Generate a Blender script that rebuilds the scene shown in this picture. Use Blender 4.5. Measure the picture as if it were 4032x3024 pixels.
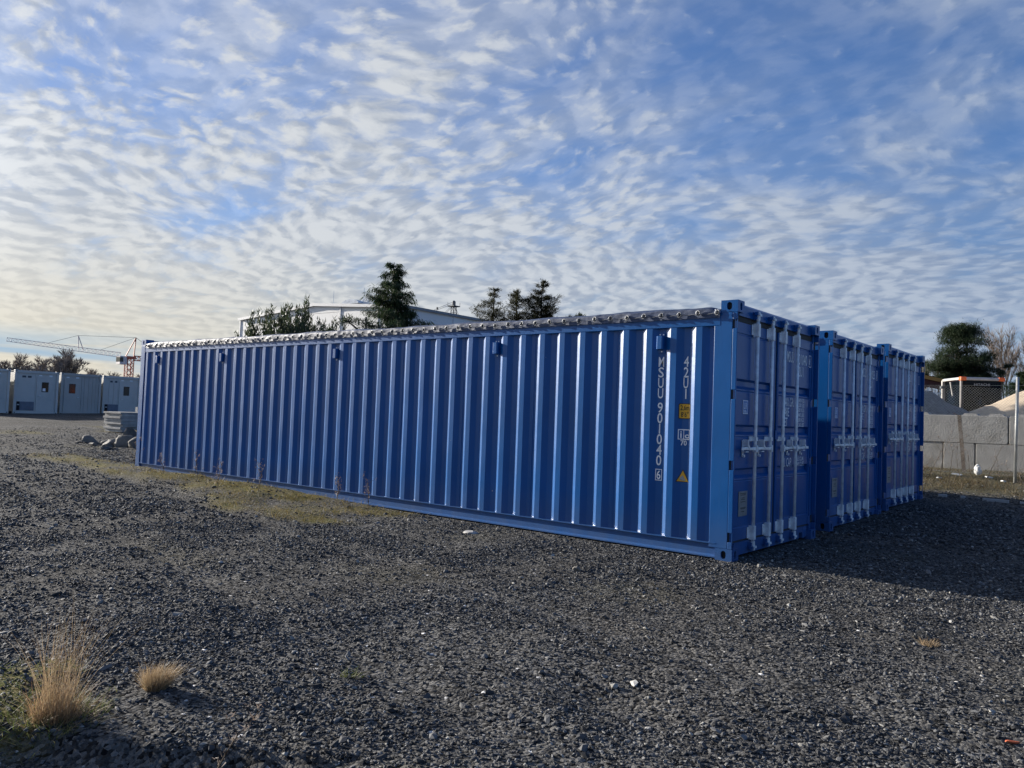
import bpy, bmesh, math, random
import numpy as np
from mathutils import Vector, Matrix
sc = bpy.context.scene
for o in list(bpy.data.objects): bpy.data.objects.remove(o)
C = sc.collection
R = math.radians
# ------------------------------------------------------------ camera
cam = bpy.data.objects.new('camera', bpy.data.cameras.new('camera')); C.objects.link(cam)
cam.data.sensor_width = 36; cam.data.lens = 3111.2/4032*36
cam.data.clip_start = 0.05; cam.data.clip_end = 5000
_y, _p, _r = -0.688, 0.040, 0.037
_f = Vector((math.sin(_y)*math.cos(_p), math.cos(_y)*math.cos(_p), math.sin(_p)))
_h = Vector((math.cos(_y), -math.sin(_y), 0)); _u = _h.cross(_f)
_rt = _h*math.cos(_r)+_u*math.sin(_r); _up = _u*math.cos(_r)-_h*math.sin(_r)
cam.matrix_world = Matrix(((_rt.x,_up.x,-_f.x,3.245),(_rt.y,_up.y,-_f.y,-7.434),(_rt.z,_up.z,-_f.z,1.355),(0,0,0,1)))
sc.camera = cam
sc.render.engine = 'CYCLES'
sc.cycles.use_denoising = True
sc.cycles.max_bounces = 6; sc.cycles.transparent_max_bounces = 12
# ------------------------------------------------------------ sky, sun, exposure
SUN_AZ, SUN_EL = R(261.8), R(14)
_sd = Vector((math.sin(SUN_AZ)*math.cos(SUN_EL), math.cos(SUN_AZ)*math.cos(SUN_EL), math.sin(SUN_EL)))
world = bpy.data.worlds.new('World'); sc.world = world; world.use_nodes = True
def build_sky():
    nt = world.node_tree; N = nt.nodes; Lk = nt.links
    def nd(t, **k):
        n = N.new(t)
        for a, b in k.items(): setattr(n, a, b)
        return n
    def val(x, sock):
        if isinstance(x, (int, float)): sock.default_value = x
        else: Lk.new(x, sock)
    def m(op, a, b=0.0, c=None):
        n = nd('ShaderNodeMath', operation=op); val(a, n.inputs[0]); val(b, n.inputs[1])
        if c is not None: val(c, n.inputs[2])
        return n.outputs[0]
    def ramp(x, a, b, c=0.0, d=1.0, smooth=True):
        n = nd('ShaderNodeMapRange'); n.interpolation_type = 'SMOOTHSTEP' if smooth else 'LINEAR'
        val(x, n.inputs[0])
        for i, v in enumerate((a, b, c, d)): n.inputs[i+1].default_value = v
        return n.outputs[0]
    def mix(f, a, b):
        n = nd('ShaderNodeMix', data_type='RGBA'); val(f, n.inputs[0])
        for s, v in ((n.inputs[6], a), (n.inputs[7], b)):
            if isinstance(v, tuple): s.default_value = (*v, 1)
            else: Lk.new(v, s)
        return n.outputs[2]
    def noise(vec, scale, detail=4, rough=.5, dist=0., lac=2.0):
        n = nd('ShaderNodeTexNoise'); Lk.new(vec, n.inputs['Vector'])
        n.inputs['Scale'].default_value = scale; n.inputs['Detail'].default_value = detail
        n.inputs['Roughness'].default_value = rough; n.inputs['Distortion'].default_value = dist
        n.inputs['Lacunarity'].default_value = lac
        return n.outputs['Fac']
    sky = nd('ShaderNodeTexSky', sky_type='NISHITA', sun_disc=False, sun_elevation=SUN_EL, sun_rotation=SUN_AZ,
             altitude=0, air_density=1.0, dust_density=0.2, ozone_density=2.0)
    hs = nd('ShaderNodeHueSaturation'); hs.inputs['Saturation'].default_value = 1.35; hs.inputs['Value'].default_value = 1.35
    Lk.new(sky.outputs[0], hs.inputs['Color'])
    tc = nd('ShaderNodeTexCoord'); sep = nd('ShaderNodeSeparateXYZ'); Lk.new(tc.outputs['Generated'], sep.inputs[0])
    x, y, z = sep.outputs
    zc = m('MAXIMUM', z, 0.0)
    tn = nd('ShaderNodeMix', data_type='RGBA', blend_type='MULTIPLY'); tn.inputs[0].default_value = 1
    Lk.new(hs.outputs[0], tn.inputs[6]); Lk.new(mix(ramp(z, .03, .30), (.62,.66,.90), (.78,.84,1.16)), tn.inputs[7])
    blue = tn.outputs[2]
    blue = mix(ramp(z, .03, .19, .97, 0), blue, (3.6, 5.1, 6.7))
    h = m('ADD', zc, 0.21)
    comb = nd('ShaderNodeCombineXYZ'); Lk.new(m('DIVIDE', x, h), comb.inputs[0]); Lk.new(m('DIVIDE', y, h), comb.inputs[1])
    uv = comb.outputs[0]
    def mapped(vec, rot, sx, sy, off=(0,0,0)):
        n = nd('ShaderNodeMapping'); Lk.new(vec, n.inputs[0]); n.inputs['Rotation'].default_value = (0,0,rot)
        n.inputs['Scale'].default_value = (sx, sy, 1); n.inputs['Location'].default_value = off
        return n.outputs[0]
    # turbulence bends the rows of cloudlets
    wn = nd('ShaderNodeTexNoise'); Lk.new(uv, wn.inputs['Vector']); wn.inputs['Scale'].default_value = 1.1; wn.inputs['Detail'].default_value = 3
    ws = nd('ShaderNodeVectorMath', operation='MULTIPLY_ADD'); Lk.new(wn.outputs['Color'], ws.inputs[0])
    ws.inputs[1].default_value = (.45,.45,0); Lk.new(uv, ws.inputs[2]); wuv = ws.outputs[0]
    sx_, sy_ = math.sin(SUN_AZ), math.cos(SUN_AZ)
    # fine ruffling of the cloudlets' edges
    wf = nd('ShaderNodeTexNoise'); Lk.new(wuv, wf.inputs['Vector']); wf.inputs['Scale'].default_value = 13.0; wf.inputs['Detail'].default_value = 5; wf.inputs['Roughness'].default_value = .6
    wv = nd('ShaderNodeVectorMath', operation='MULTIPLY_ADD'); Lk.new(wf.outputs['Color'], wv.inputs[0]); wv.inputs[1].default_value = (.10,.10,0); Lk.new(wuv, wv.inputs[2])
    def cells(off, scale, rot, sy_s, smooth=.35):
        q = nd('ShaderNodeVectorMath', operation='ADD'); Lk.new(wv.outputs[0], q.inputs[0]); q.inputs[1].default_value = off
        v = nd('ShaderNodeTexVoronoi', feature='SMOOTH_F1', voronoi_dimensions='2D'); Lk.new(mapped(q.outputs[0], rot, 1.0, sy_s), v.inputs['Vector'])
        v.inputs['Scale'].default_value = scale; v.inputs['Smoothness'].default_value = smooth; v.inputs['Randomness'].default_value = .9
        return m('SUBTRACT', 1.0, m('MULTIPLY', v.outputs['Distance'], 1.35))
    SO = (sx_*.022, sy_*.022, 0)
    ca = cells((0,0,0), 12.0, R(20), 1.35, .55); ca2 = cells(SO, 12.0, R(20), 1.35, .55)
    cb = cells((.37,.11,0), 25.0, R(35), 1.25, .5)
    fine = noise(mapped(wuv, R(60), 1.0, 1.5, (3,1,0)), 26.0, 5, .62, .4)
    fib = noise(mapped(wuv, R(-50), 0.6, 2.0, (7,2,0)), 4.5, 6, .6, .3)
    mid = noise(mapped(uv, R(10), 1.0, 1.5, (5,2,0)), 2.6, 3, .5)
    big = noise(mapped(uv, R(25), 1.0, 1.6, (1.7,4.2,0)), 0.9, 3, .5)
    puff = m('ADD', m('MULTIPLY', ca, .62), m('MULTIPLY', cb, .38))
    hl = m('MAXIMUM', m('SQRT', m('ADD', m('MULTIPLY', x, x), m('MULTIPLY', y, y))), 0.01)
    sunside = m('DIVIDE', m('ADD', m('MULTIPLY', x, sx_), m('MULTIPLY', y, sy_)), hl)   # 1 under the sun, -1 opposite
    # how much of the deck is closed: more low down and towards the sun
    cover = m('ADD', m('MULTIPLY', ramp(sunside, -0.6, 0.75, 0, 1), 0.30), ramp(z, .10, .44, 0.43, -0.03, False))
    cover = m('ADD', cover, m('ADD', m('MULTIPLY', m('SUBTRACT', big, .5), 0.95), m('MULTIPLY', m('SUBTRACT', mid, .5), 0.62)))
    tex = m('ADD', m('MULTIPLY', puff, .46), m('ADD', m('MULTIPLY', fine, .30), m('MULTIPLY', fib, .16)))
    dens = m('SUBTRACT', m('ADD', tex, cover), 0.67)
    mask = ramp(dens, -0.22, 0.36)
    veil = ramp(m('ADD', fib, cover), .30, 1.0, .16, .66)
    mask = m('MAXIMUM', mask, veil)
    soft = ramp(m('ADD', cover, m('MULTIPLY', m('SUBTRACT', mid, .5), .7)), .10, .62, .16, .92)
    ks = m('MAXIMUM', ramp(sunside, .15, .75, .55, .10), ramp(z, .16, .36, .55, 0))
    mask = m('ADD', m('MULTIPLY', mask, m('SUBTRACT', 1.0, ks)), m('MULTIPLY', soft, ks))
    # just above the horizon the deck ends in streaks that show the blue behind
    comb2 = nd('ShaderNodeCombineXYZ'); Lk.new(m('MULTIPLY', x, 2.0), comb2.inputs[0]); Lk.new(m('MULTIPLY', y, 2.0), comb2.inputs[1]); Lk.new(m('MULTIPLY', z, 42.0), comb2.inputs[2])
    streak = ramp(noise(comb2.outputs[0], 1.1, 4, .5, .3), .42, .62)
    low = m('SUBTRACT', 1.0, m('MULTIPLY', ramp(z, 0.05, 0.085, 1, 0), ramp(sunside, .35, .75)))
    mask = m('ADD', m('MULTIPLY', mask, low), m('MULTIPLY', streak, m('SUBTRACT', 1.0, low)))
    mask = m('MULTIPLY', mask, 0.97)
    relief = ramp(m('ADD', m('MULTIPLY', m('SUBTRACT', ca, ca2), 1.15), m('ADD', m('MULTIPLY', m('SUBTRACT', fine, .5), .9), m('MULTIPLY', m('SUBTRACT', mid, .5), 1.2))), -.5, .5)
    lit = mix(ramp(sunside, -.5, .95), (3.1, 4.0, 5.6), (7.3, 7.5, 7.6))
    dark = mix(ramp(sunside, -.5, .95), (1.8, 2.7, 4.5), (4.5, 4.9, 5.5))
    cl = mix(relief, dark, lit)
    warm = m('MULTIPLY', ramp(z, .02, .26, 1, 0), ramp(sunside, .45, .95))
    cl = mix(m('MULTIPLY', warm, .8), cl, (8.2, 7.4, 5.7))
    # forward scattering: the veil of cloud glows round the sun
    cosang = m('ADD', m('MULTIPLY', x, _sd.x), m('ADD', m('MULTIPLY', y, _sd.y), m('MULTIPLY', z, _sd.z)))
    cosang = m('MAXIMUM', cosang, 0.0)
    glow = m('ADD', m('MULTIPLY', m('POWER', cosang, 120.0), 10.0), m('MULTIPLY', m('POWER', cosang, 42.0), 8.0))
    gv = nd('ShaderNodeVectorMath', operation='SCALE'); Lk.new(cl, gv.inputs[0]); Lk.new(m('ADD', glow, 1.0), gv.inputs['Scale'])
    cl = gv.outputs[0]
    col = mix(mask, blue, cl)
    col = mix(ramp(z, -.06, -.01, 1, 0), col, (1.2, 1.2, 1.2))
    bg = N['Background']; Lk.new(col, bg.inputs['Color']); bg.inputs['Strength'].default_value = 0.050
build_sky()
sun = bpy.data.objects.new('sun', bpy.data.lights.new('sun', 'SUN')); C.objects.link(sun)
sun.data.energy = 5.0; sun.data.angle = R(0.5); sun.data.color = (1.0, 0.93, 0.83)
sun.rotation_euler = _sd.to_track_quat('Z', 'Y').to_euler(); sun.location = (-30,-10,20)
vs = sc.view_settings; vs.view_transform = 'Standard'; vs.look = 'None'; vs.gamma = 1; vs.use_curve_mapping = False; vs.exposure = 1.0
# ------------------------------------------------------------ helpers
def principled(name):
    mt = bpy.data.materials.new(name); mt.use_nodes = True
    return mt, mt.node_tree.nodes, mt.node_tree.links, mt.node_tree.nodes['Principled BSDF']
def mat(name, col, rough=.6, metal=0., var=.15, scale=3., bump=0., bscale=40., spec=.5, dirt=None, dscale=2., dlo=.5, dhi=.7, rnd=0.):
    """procedural paint / stone / metal: colour broken up by two noises, optional dirt patches, bump and per-object shade"""
    mt, N, L, b = principled(name)
    tc = N.new('ShaderNodeTexCoord')
    n = N.new('ShaderNodeTexNoise'); n.inputs['Scale'].default_value = scale; n.inputs['Detail'].default_value = 6; L.new(tc.outputs['Object'], n.inputs['Vector'])
    r = N.new('ShaderNodeValToRGB'); e = r.color_ramp.elements
    e[0].position = .3; e[1].position = .7
    e[0].color = (*[c*(1-var) for c in col], 1); e[1].color = (*[min(1, c*(1+var)) for c in col], 1)
    L.new(n.outputs['Fac'], r.inputs[0]); out = r.outputs[0]
    if dirt:
        d = N.new('ShaderNodeTexNoise'); d.inputs['Scale'].default_value = dscale; d.inputs['Detail'].default_value = 8; d.inputs['Roughness'].default_value = .65; L.new(tc.outputs['Object'], d.inputs['Vector'])
        mr = N.new('ShaderNodeMapRange'); mr.inputs[1].default_value = dlo; mr.inputs[2].default_value = dhi; L.new(d.outputs['Fac'], mr.inputs[0])
        mx = N.new('ShaderNodeMix'); mx.data_type = 'RGBA'; L.new(mr.outputs[0], mx.inputs[0]); L.new(out, mx.inputs[6]); mx.inputs[7].default_value = (*dirt, 1); out = mx.outputs[2]
    if rnd:
        oi = N.new('ShaderNodeObjectInfo'); mr = N.new('ShaderNodeMapRange'); mr.inputs[3].default_value = 1-rnd; mr.inputs[4].default_value = 1+rnd; L.new(oi.outputs['Random'], mr.inputs[0])
        vm = N.new('ShaderNodeVectorMath'); vm.operation = 'SCALE'; L.new(out, vm.inputs[0]); L.new(mr.outputs[0], vm.inputs['Scale']); out = vm.outputs[0]
    L.new(out, b.inputs['Base Color'])
    mr = N.new('ShaderNodeMapRange'); mr.inputs[3].default_value = max(.03, rough-.08); mr.inputs[4].default_value = min(1, rough+.08); L.new(n.outputs['Fac'], mr.inputs[0]); L.new(mr.outputs[0], b.inputs['Roughness'])
    b.inputs['Metallic'].default_value = metal; b.inputs['Specular IOR Level'].default_value = spec
    if bump:
        bn = N.new('ShaderNodeTexNoise'); bn.inputs['Scale'].default_value = bscale; bn.inputs['Detail'].default_value = 6; L.new(tc.outputs['Object'], bn.inputs['Vector'])
        bp = N.new('ShaderNodeBump'); bp.inputs['Strength'].default_value = bump; bp.inputs['Distance'].default_value = .02; L.new(bn.outputs['Fac'], bp.inputs['Height']); L.new(bp.outputs[0], b.inputs['Normal'])
    return mt
class MB:
    """collects vertices and faces, builds ONE mesh object"""
    def __init__(s): s.v = []; s.f = []
    def add(s, vs, fs):
        o = len(s.v); s.v += [tuple(v) for v in vs]; s.f += [tuple(i+o for i in f) for f in fs]; return s
    def box(s, x0, x1, y0, y1, z0, z1):
        return s.add([(x,y,z) for x in (x0,x1) for y in (y0,y1) for z in (z0,z1)],
                     [(0,1,3,2),(4,6,7,5),(0,4,5,1),(2,3,7,6),(0,2,6,4),(1,5,7,3)])
    def tube(s, p0, p1, r0, r1=None, n=8, cap=True):
        r1 = r0 if r1 is None else r1
        p0, p1 = Vector(p0), Vector(p1); d = p1-p0
        if d.length < 1e-6: return s
        d.normalize(); a = d.orthogonal().normalized(); b = d.cross(a)
        vs = [p0+(a*math.cos(t)+b*math.sin(t))*r0 for t in [2*math.pi*i/n for i in range(n)]]
        vs += [p1+(a*math.cos(t)+b*math.sin(t))*r1 for t in [2*math.pi*i/n for i in range(n)]]
        fs = [(i,(i+1)%n,n+(i+1)%n,n+i) for i in range(n)]
        if cap: fs += [tuple(range(n-1,-1,-1)), tuple(range(n,2*n))]
        return s.add(vs, fs)
    def bar(s, p0, p1, w, h=None): return s.tube(p0, p1, w*.7071, w*.7071, 4)
    def prism(s, poly, axis, a, b):
        """poly: 2-D outline; axis 'x','y','z': extruded from a to b"""
        def P(u, v, w): return {'x': (w,u,v), 'y': (u,w,v), 'z': (u,v,w)}[axis]
        n = len(poly)
        return s.add([P(u,v,a) for u,v in poly]+[P(u,v,b) for u,v in poly],
                     [(i,(i+1)%n,n+(i+1)%n,n+i) for i in range(n)]+[tuple(range(n-1,-1,-1)), tuple(range(n,2*n))])
    def torus(s, c, ax, R_, r, nu=14, nv=6, sv=1.0):
        c, ax = Vector(c), Vector(ax).normalized(); a = Vector((0,0,1)); b = ax.cross(a).normalized(); a = b.cross(ax)
        vs = []
        for i in range(nu):
            t = 2*math.pi*i/nu; d = b*math.cos(t)+a*math.sin(t)*sv
            for j in range(nv):
                q = 2*math.pi*j/nv; vs.append(c+d*(R_+r*math.cos(q))+ax*r*math.sin(q))
        return s.add(vs, [(i*nv+j, ((i+1)%nu)*nv+j, ((i+1)%nu)*nv+(j+1)%nv, i*nv+(j+1)%nv) for i in range(nu) for j in range(nv)])
    def build(s, name, m, parent=None, smooth=False, bevel=0., loc=None):
        me = bpy.data.meshes.new(name); me.from_pydata(s.v, [], s.f)
        bm = bmesh.new(); bm.from_mesh(me); bmesh.ops.recalc_face_normals(bm, faces=bm.faces); bm.to_mesh(me); bm.free()
        return link(name, me, m, parent, smooth, bevel, loc)
def link(name, me, m, parent=None, smooth=False, bevel=0., loc=None):
    for q in (m if isinstance(m, (list, tuple)) else [m]): me.materials.append(q)
    if smooth: me.polygons.foreach_set('use_smooth', [True]*len(me.polygons))
    o = bpy.data.objects.new(name, me); C.objects.link(o)
    if parent: o.parent = parent
    if loc: o.location = loc
    if bevel:
        bv = o.modifiers.new('bevel', 'BEVEL'); bv.width = bevel; bv.segments = 2; bv.limit_method = 'ANGLE'; bv.angle_limit = R(40)
    return o
def np_mesh(name, verts, faces_flat, counts, m, parent=None, smooth=False):
    me = bpy.data.meshes.new(name); nv = len(verts); nl = len(faces_flat); nf = len(counts)
    me.vertices.add(nv); me.vertices.foreach_set('co', np.asarray(verts, np.float32).ravel())
    me.loops.add(nl); me.loops.foreach_set('vertex_index', np.asarray(faces_flat, np.int32))
    me.polygons.add(nf); st = np.concatenate([[0], np.cumsum(counts)[:-1]]).astype(np.int32)
    me.polygons.foreach_set('loop_start', st); me.update(calc_edges=True); me.validate()
    return link(name, me, m, parent, smooth)
def tag(o, label=None, cat=None, group=None, kind=None):
    if label: o['label'] = label
    if cat: o['category'] = cat
    if group: o['group'] = group
    if kind: o['kind'] = kind
    return o
def thing(name, label, cat, loc=(0,0,0), rz=0., group=None):
    o = bpy.data.objects.new(name, None); C.objects.link(o); o.location = loc; o.rotation_euler = (0,0,rz)
    o.empty_display_size = .2
    return tag(o, label, cat, group)
def copy_tree(o, parent=None, skip=()):
    c = o.copy(); C.objects.link(c); c.parent = parent
    for ch in list(o.children):
        if ch.name.split('.')[0] not in skip: copy_tree(ch, c, skip)
    return c
def text_geo(body, height, sx=1.0, align='LEFT', spacing=1.0, off=0.0):
    cu = bpy.data.curves.new('lettering', 'FONT'); cu.body = body; cu.size = height/.69; cu.align_x = align; cu.resolution_u = 3
    cu.space_character = spacing; cu.offset = off
    o = bpy.data.objects.new('lettering', cu); C.objects.link(o)
    dg = bpy.context.evaluated_depsgraph_get(); me = bpy.data.meshes.new_from_object(o.evaluated_get(dg))
    vs = [(v.co.x*sx, v.co.y) for v in me.vertices]; fs = [tuple(p.vertices) for p in me.polygons]
    bpy.data.objects.remove(o); bpy.data.curves.remove(cu); bpy.data.meshes.remove(me)
    return vs, fs
rng = np.random.default_rng(7); random.seed(7)
_perm = rng.random((256, 256))
def vnoise(x, y):
    x = np.asarray(x, float); y = np.asarray(y, float); xi = np.floor(x).astype(int); yi = np.floor(y).astype(int)
    fx = x-xi; fy = y-yi; fx = fx*fx*(3-2*fx); fy = fy*fy*(3-2*fy)
    g = lambda a, b: _perm[a & 255, b & 255]
    return (g(xi,yi)*(1-fx)+g(xi+1,yi)*fx)*(1-fy)+(g(xi,yi+1)*(1-fx)+g(xi+1,yi+1)*fx)*fy-.5
def sstep(a, b, x): t = np.clip((np.asarray(x, float)-a)/(b-a), 0, 1); return t*t*(3-2*t)
def strip_w(x, y):
    """1 on the mossy strip along the front container"""
    x = np.asarray(x, float); y = np.asarray(y, float)
    edge = -0.55-1.15*np.exp(-((x+6.0)/2.4)**2)-.25*np.exp(-((x+11)/2.)**2)+.25*vnoise(x*1.3+9, y*1.3)+.12*vnoise(x*5, y*5+3)
    return sstep(-.12, .12, y-edge)*sstep(-4.0, -4.9, x+.35*vnoise(y*3, x*2))*sstep(.9, .1, y)*sstep(-18., -15.5, x)
def corner_w(x, y):
    """1 on the mossy corner in front on the left"""
    x = np.asarray(x, float); y = np.asarray(y, float)
    d = np.hypot((x+1.36), (y+6.30)*1.0)
    return sstep(.88, .50, d+.35*vnoise(x*3+5, y*3)+.2*vnoise(x*9, y*9+7))
def gz(x, y):
    x = np.asarray(x, float); y = np.asarray(y, float)
    z = .02*np.clip(y, -30, 0)+.026*np.clip(y-2.4, 0, 18)+.005*np.clip(-x-12.4, 0, 60)
    near = sstep(34, 13, np.hypot(x, y))
    off = 1-sstep(-.9, -.2, y)*sstep(1.0, .2, x)*sstep(9.2, 8.6, y)*sstep(-13.5, -12.9, x)   # level under the containers
    b = .045*vnoise(x*.45, y*.45)+.030*vnoise(x*1.1+3, y*1.1)+.020*vnoise(x*2.7, y*2.7+8)+.010*vnoise(x*6.5+1, y*6.5)+.004*vnoise(x*17, y*17)
    z = z+b*near*off*sstep(70., 25., -x)
    z = z+strip_w(x, y)*(.075+.05*vnoise(x*2.2+4, y*2.2)+.03*vnoise(x*7, y*7))*sstep(-4.3, -8.5, x)
    z = z+corner_w(x, y)*(.02+.02*vnoise(x*5, y*5))
    for c0 in (-2.75, -4.35):      # wheel tracks across the yard
        q = .17*x+.985*y-c0+.10*vnoise(x*.7, c0); z = z-.014*np.exp(-(q/.13)**2)+.007*np.exp(-((np.abs(q)-.26)/.09)**2)
    # the little ledge in front on the left and two hollows
    t = (x+.46)*.84+(y+5.93)*.55; n = -(x+.46)*.55+(y+5.93)*.84+.05*vnoise(x*6, y*6)
    z = z-.075*sstep(.04, -.05, n)*sstep(-.5, -.1, t)*sstep(1.5, .9, t)
    z = z-.05*np.exp(-(((x+2.4)/.5)**2+((y+5.45)/.28)**2))-.05*np.exp(-(((x-1.05)/.35)**2+((y+3.9)/.16)**2))
    return z
def G(x, y, dz=0.): return (x, y, float(gz(x, y))+dz)
# ------------------------------------------------------------ materials
M = {}
def blue_paint():
    mt, N, L, b = principled('blue_paint')
    tc = N.new('ShaderNodeTexCoord')
    def nz(s, d, r=.6, st=None):
        n = N.new('ShaderNodeTexNoise'); n.inputs['Scale'].default_value = s; n.inputs['Detail'].default_value = d; n.inputs['Roughness'].default_value = r
        if st:
            mp = N.new('ShaderNodeMapping'); mp.inputs['Scale'].default_value = st; L.new(tc.outputs['Object'], mp.inputs[0]); L.new(mp.outputs[0], n.inputs['Vector'])
        else: L.new(tc.outputs['Object'], n.inputs['Vector'])
        return n.outputs['Fac']
    a = nz(1.2, 6); r = N.new('ShaderNodeValToRGB'); r.color_ramp.elements[0].position = .3; r.color_ramp.elements[1].position = .72
    r.color_ramp.elements[0].color = (.002,.080,.270,1); r.color_ramp.elements[1].color = (.003,.099,.335,1); L.new(a, r.inputs[0])
    # dust runs down the panels, a few chips show pale primer
    d = nz(2.0, 6, .7, (9,9,.5)); mr = N.new('ShaderNodeMapRange'); mr.inputs[1].default_value = .52; mr.inputs[2].default_value = .85; mr.inputs[4].default_value = .16; L.new(d, mr.inputs[0])
    mx = N.new('ShaderNodeMix'); mx.data_type = 'RGBA'; L.new(mr.outputs[0], mx.inputs[0]); L.new(r.outputs[0], mx.inputs[6]); mx.inputs[7].default_value = (.05,.11,.24,1)
    c = nz(23, 3, .5, (1,1,.45)); m2 = N.new('ShaderNodeMapRange'); m2.inputs[1].default_value = .765; m2.inputs[2].default_value = .785; L.new(c, m2.inputs[0])
    m3 = N.new('ShaderNodeMix'); m3.data_type = 'RGBA'; L.new(m2.outputs[0], m3.inputs[0]); L.new(mx.outputs[2], m3.inputs[6]); m3.inputs[7].default_value = (.32,.34,.36,1)
    # mud splashed up from the yard
    sp = N.new('ShaderNodeSeparateXYZ'); L.new(tc.outputs['Object'], sp.inputs[0]); hz = N.new('ShaderNodeMapRange'); hz.inputs[1].default_value = .02; hz.inputs[2].default_value = .52; hz.inputs[3].default_value = .50; hz.inputs[4].default_value = 0; L.new(sp.outputs[2], hz.inputs[0])
    ml = N.new('ShaderNodeMath'); ml.operation = 'MULTIPLY'; L.new(hz.outputs[0], ml.inputs[0]); L.new(nz(6, 7, .7, (1,1,.7)), ml.inputs[1])
    m5 = N.new('ShaderNodeMix'); m5.data_type = 'RGBA'; L.new(ml.outputs[0], m5.inputs[0]); L.new(m3.outputs[2], m5.inputs[6]); m5.inputs[7].default_value = (.16,.15,.135,1)
    L.new(m5.outputs[2], b.inputs['Base Color'])
    q = nz(5, 5, .6, (1,1,.4)); m4 = N.new('ShaderNodeMapRange'); m4.inputs[3].default_value = .24; m4.inputs[4].default_value = .38; L.new(q, m4.inputs[0]); L.new(m4.outputs[0], b.inputs['Roughness'])
    b.inputs['Specular IOR Level'].default_value = .36
    bp = N.new('ShaderNodeBump'); bp.inputs['Strength'].default_value = .12; bp.inputs['Distance'].default_value = .01; L.new(nz(7, 3), bp.inputs['Height']); L.new(bp.outputs[0], b.inputs['Normal'])
    return mt
M['blue'] = blue_paint()
M['tarp'] = mat('blue_tarpaulin', (.034,.058,.125), .55, var=.2, scale=5, bump=.12, bscale=18)
M['galv'] = mat('galvanised_steel', (.80,.83,.84), .42, .15, var=.2, scale=14)
M['eyelet'] = mat('bright_eyelet', (.26,.27,.28), .5, .4, var=.1, scale=20)
M['rope'] = mat('grey_rope', (.12,.13,.15), .7)
M['black'] = mat('painted_hole_shade', (.008,.008,.010), .8)  # black surfaces stand in for the shade inside holes, slots and openings
M['rubber'] = mat('rubber_gasket', (.035,.034,.032), .7)
M['white'] = mat('white_lettering', (.90,.91,.92), .5, var=.03)
M['yellow'] = mat('yellow_label', (.80,.42,.02), .4, var=.05)
M['ink'] = mat('black_print', (.012,.012,.012), .5)
M['plate'] = mat('approval_plate', (.30,.31,.31), .4, .4, var=.15, scale=30)
M['labelblue'] = mat('pale_blue_sticker', (.10,.22,.50), .4)
M['rust'] = mat('rusty_edge', (.16,.10,.06), .8)
# ------------------------------------------------------------ blue open-top containers
L_, W_, H_ = 12.45, 2.438, 2.591
PIT = .2875; X0 = -.806
def corr(x):
    """depth of the corrugated side at x (0 = outer face)"""
    u = (x-X0) % PIT
    if u < .071: return .038-.036*u/.071
    if u < .141: return .002
    if u < .212: return .002+.036*(u-.141)/.071
    return .038
def holed_plate(mb, w, h, P, hw, hh, depth):
    """plate w x h with a long oval hole sunk by depth; P(u,v,d) -> xyz, u,v centred"""
    ca = [math.atan2(sv*h, su*w) for su, sv in ((1,1),(-1,1),(-1,-1),(1,-1))]
    an = sorted(set([2*math.pi*i/20-math.pi for i in range(20)]+ca))
    out, inn = [], []
    for t in an:
        c, s = math.cos(t), math.sin(t)
        k = min((w/2)/abs(c) if abs(c) > 1e-9 else 1e9, (h/2)/abs(s) if abs(s) > 1e-9 else 1e9); out.append((c*k, s*k))
        lo, hi = 0, max(hw, hh)
        for _ in range(30):
            md = (lo+hi)/2; e = max(0, abs(s*md)-max(0, hh-hw)); f = max(0, abs(c*md)-max(0, hw-hh)); r = min(hw, hh)
            if math.hypot(e, f) < r: lo = md
            else: hi = md
        inn.append((c*lo, s*lo))
    n = len(an)
    vs = [P(u,v,0) for u,v in out]+[P(u,v,0) for u,v in inn]+[P(u,v,depth) for u,v in inn]
    fs = [(i,(i+1)%n,n+(i+1)%n,n+i) for i in range(n)]+[(n+i,n+(i+1)%n,2*n+(i+1)%n,2*n+i) for i in range(n)]
    mb.add(vs, fs)
    return [P(u*.999,v*.999,depth-.0015) for u,v in inn]
def casting(root, cx, cy, z0, sx, sy):
    """corner casting: outer faces at x=cx (facing sx), y=cy (facing sy), with oval lifting holes"""
    a, b, c = .178, .162, .118; mb = MB(); pl = MB()
    xm, ym, zm = cx-sx*a/2, cy-sy*b/2, z0+c/2; top = z0 > 1
    for args in ((a, c, lambda u,v,d: (xm+u, cy-sy*d, zm+v), .0265, .040), (b, c, lambda u,v,d: (cx-sx*d, ym+u, zm+v), .024, .040),
                 (a, b, lambda u,v,d: (xm+u, ym+v, (z0+c-d) if top else (z0+d)), .060, .030)):
        w, h, P, hw, hh = args; p = holed_plate(mb, w, h, P, hw, hh, .028); pl.add(p, [tuple(range(len(p)))])
    x1, y1 = cx-sx*a, cy-sy*b; zf = z0 if top else z0+c
    mb.add([(x1,cy,z0),(x1,y1,z0),(x1,y1,z0+c),(x1,cy,z0+c)], [(0,1,2,3)])
    mb.add([(cx,y1,z0),(x1,y1,z0),(x1,y1,z0+c),(cx,y1,z0+c)], [(0,1,2,3)])
    mb.add([(cx,cy,zf),(x1,cy,zf),(x1,y1,zf),(cx,y1,zf)], [(0,1,2,3)])
    me = mb.build('corner_casting', M['blue'], root)
    pl.build('hole', M['black'], me)  # black sheets closing the holes, painted as their inner shade
    return me
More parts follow.
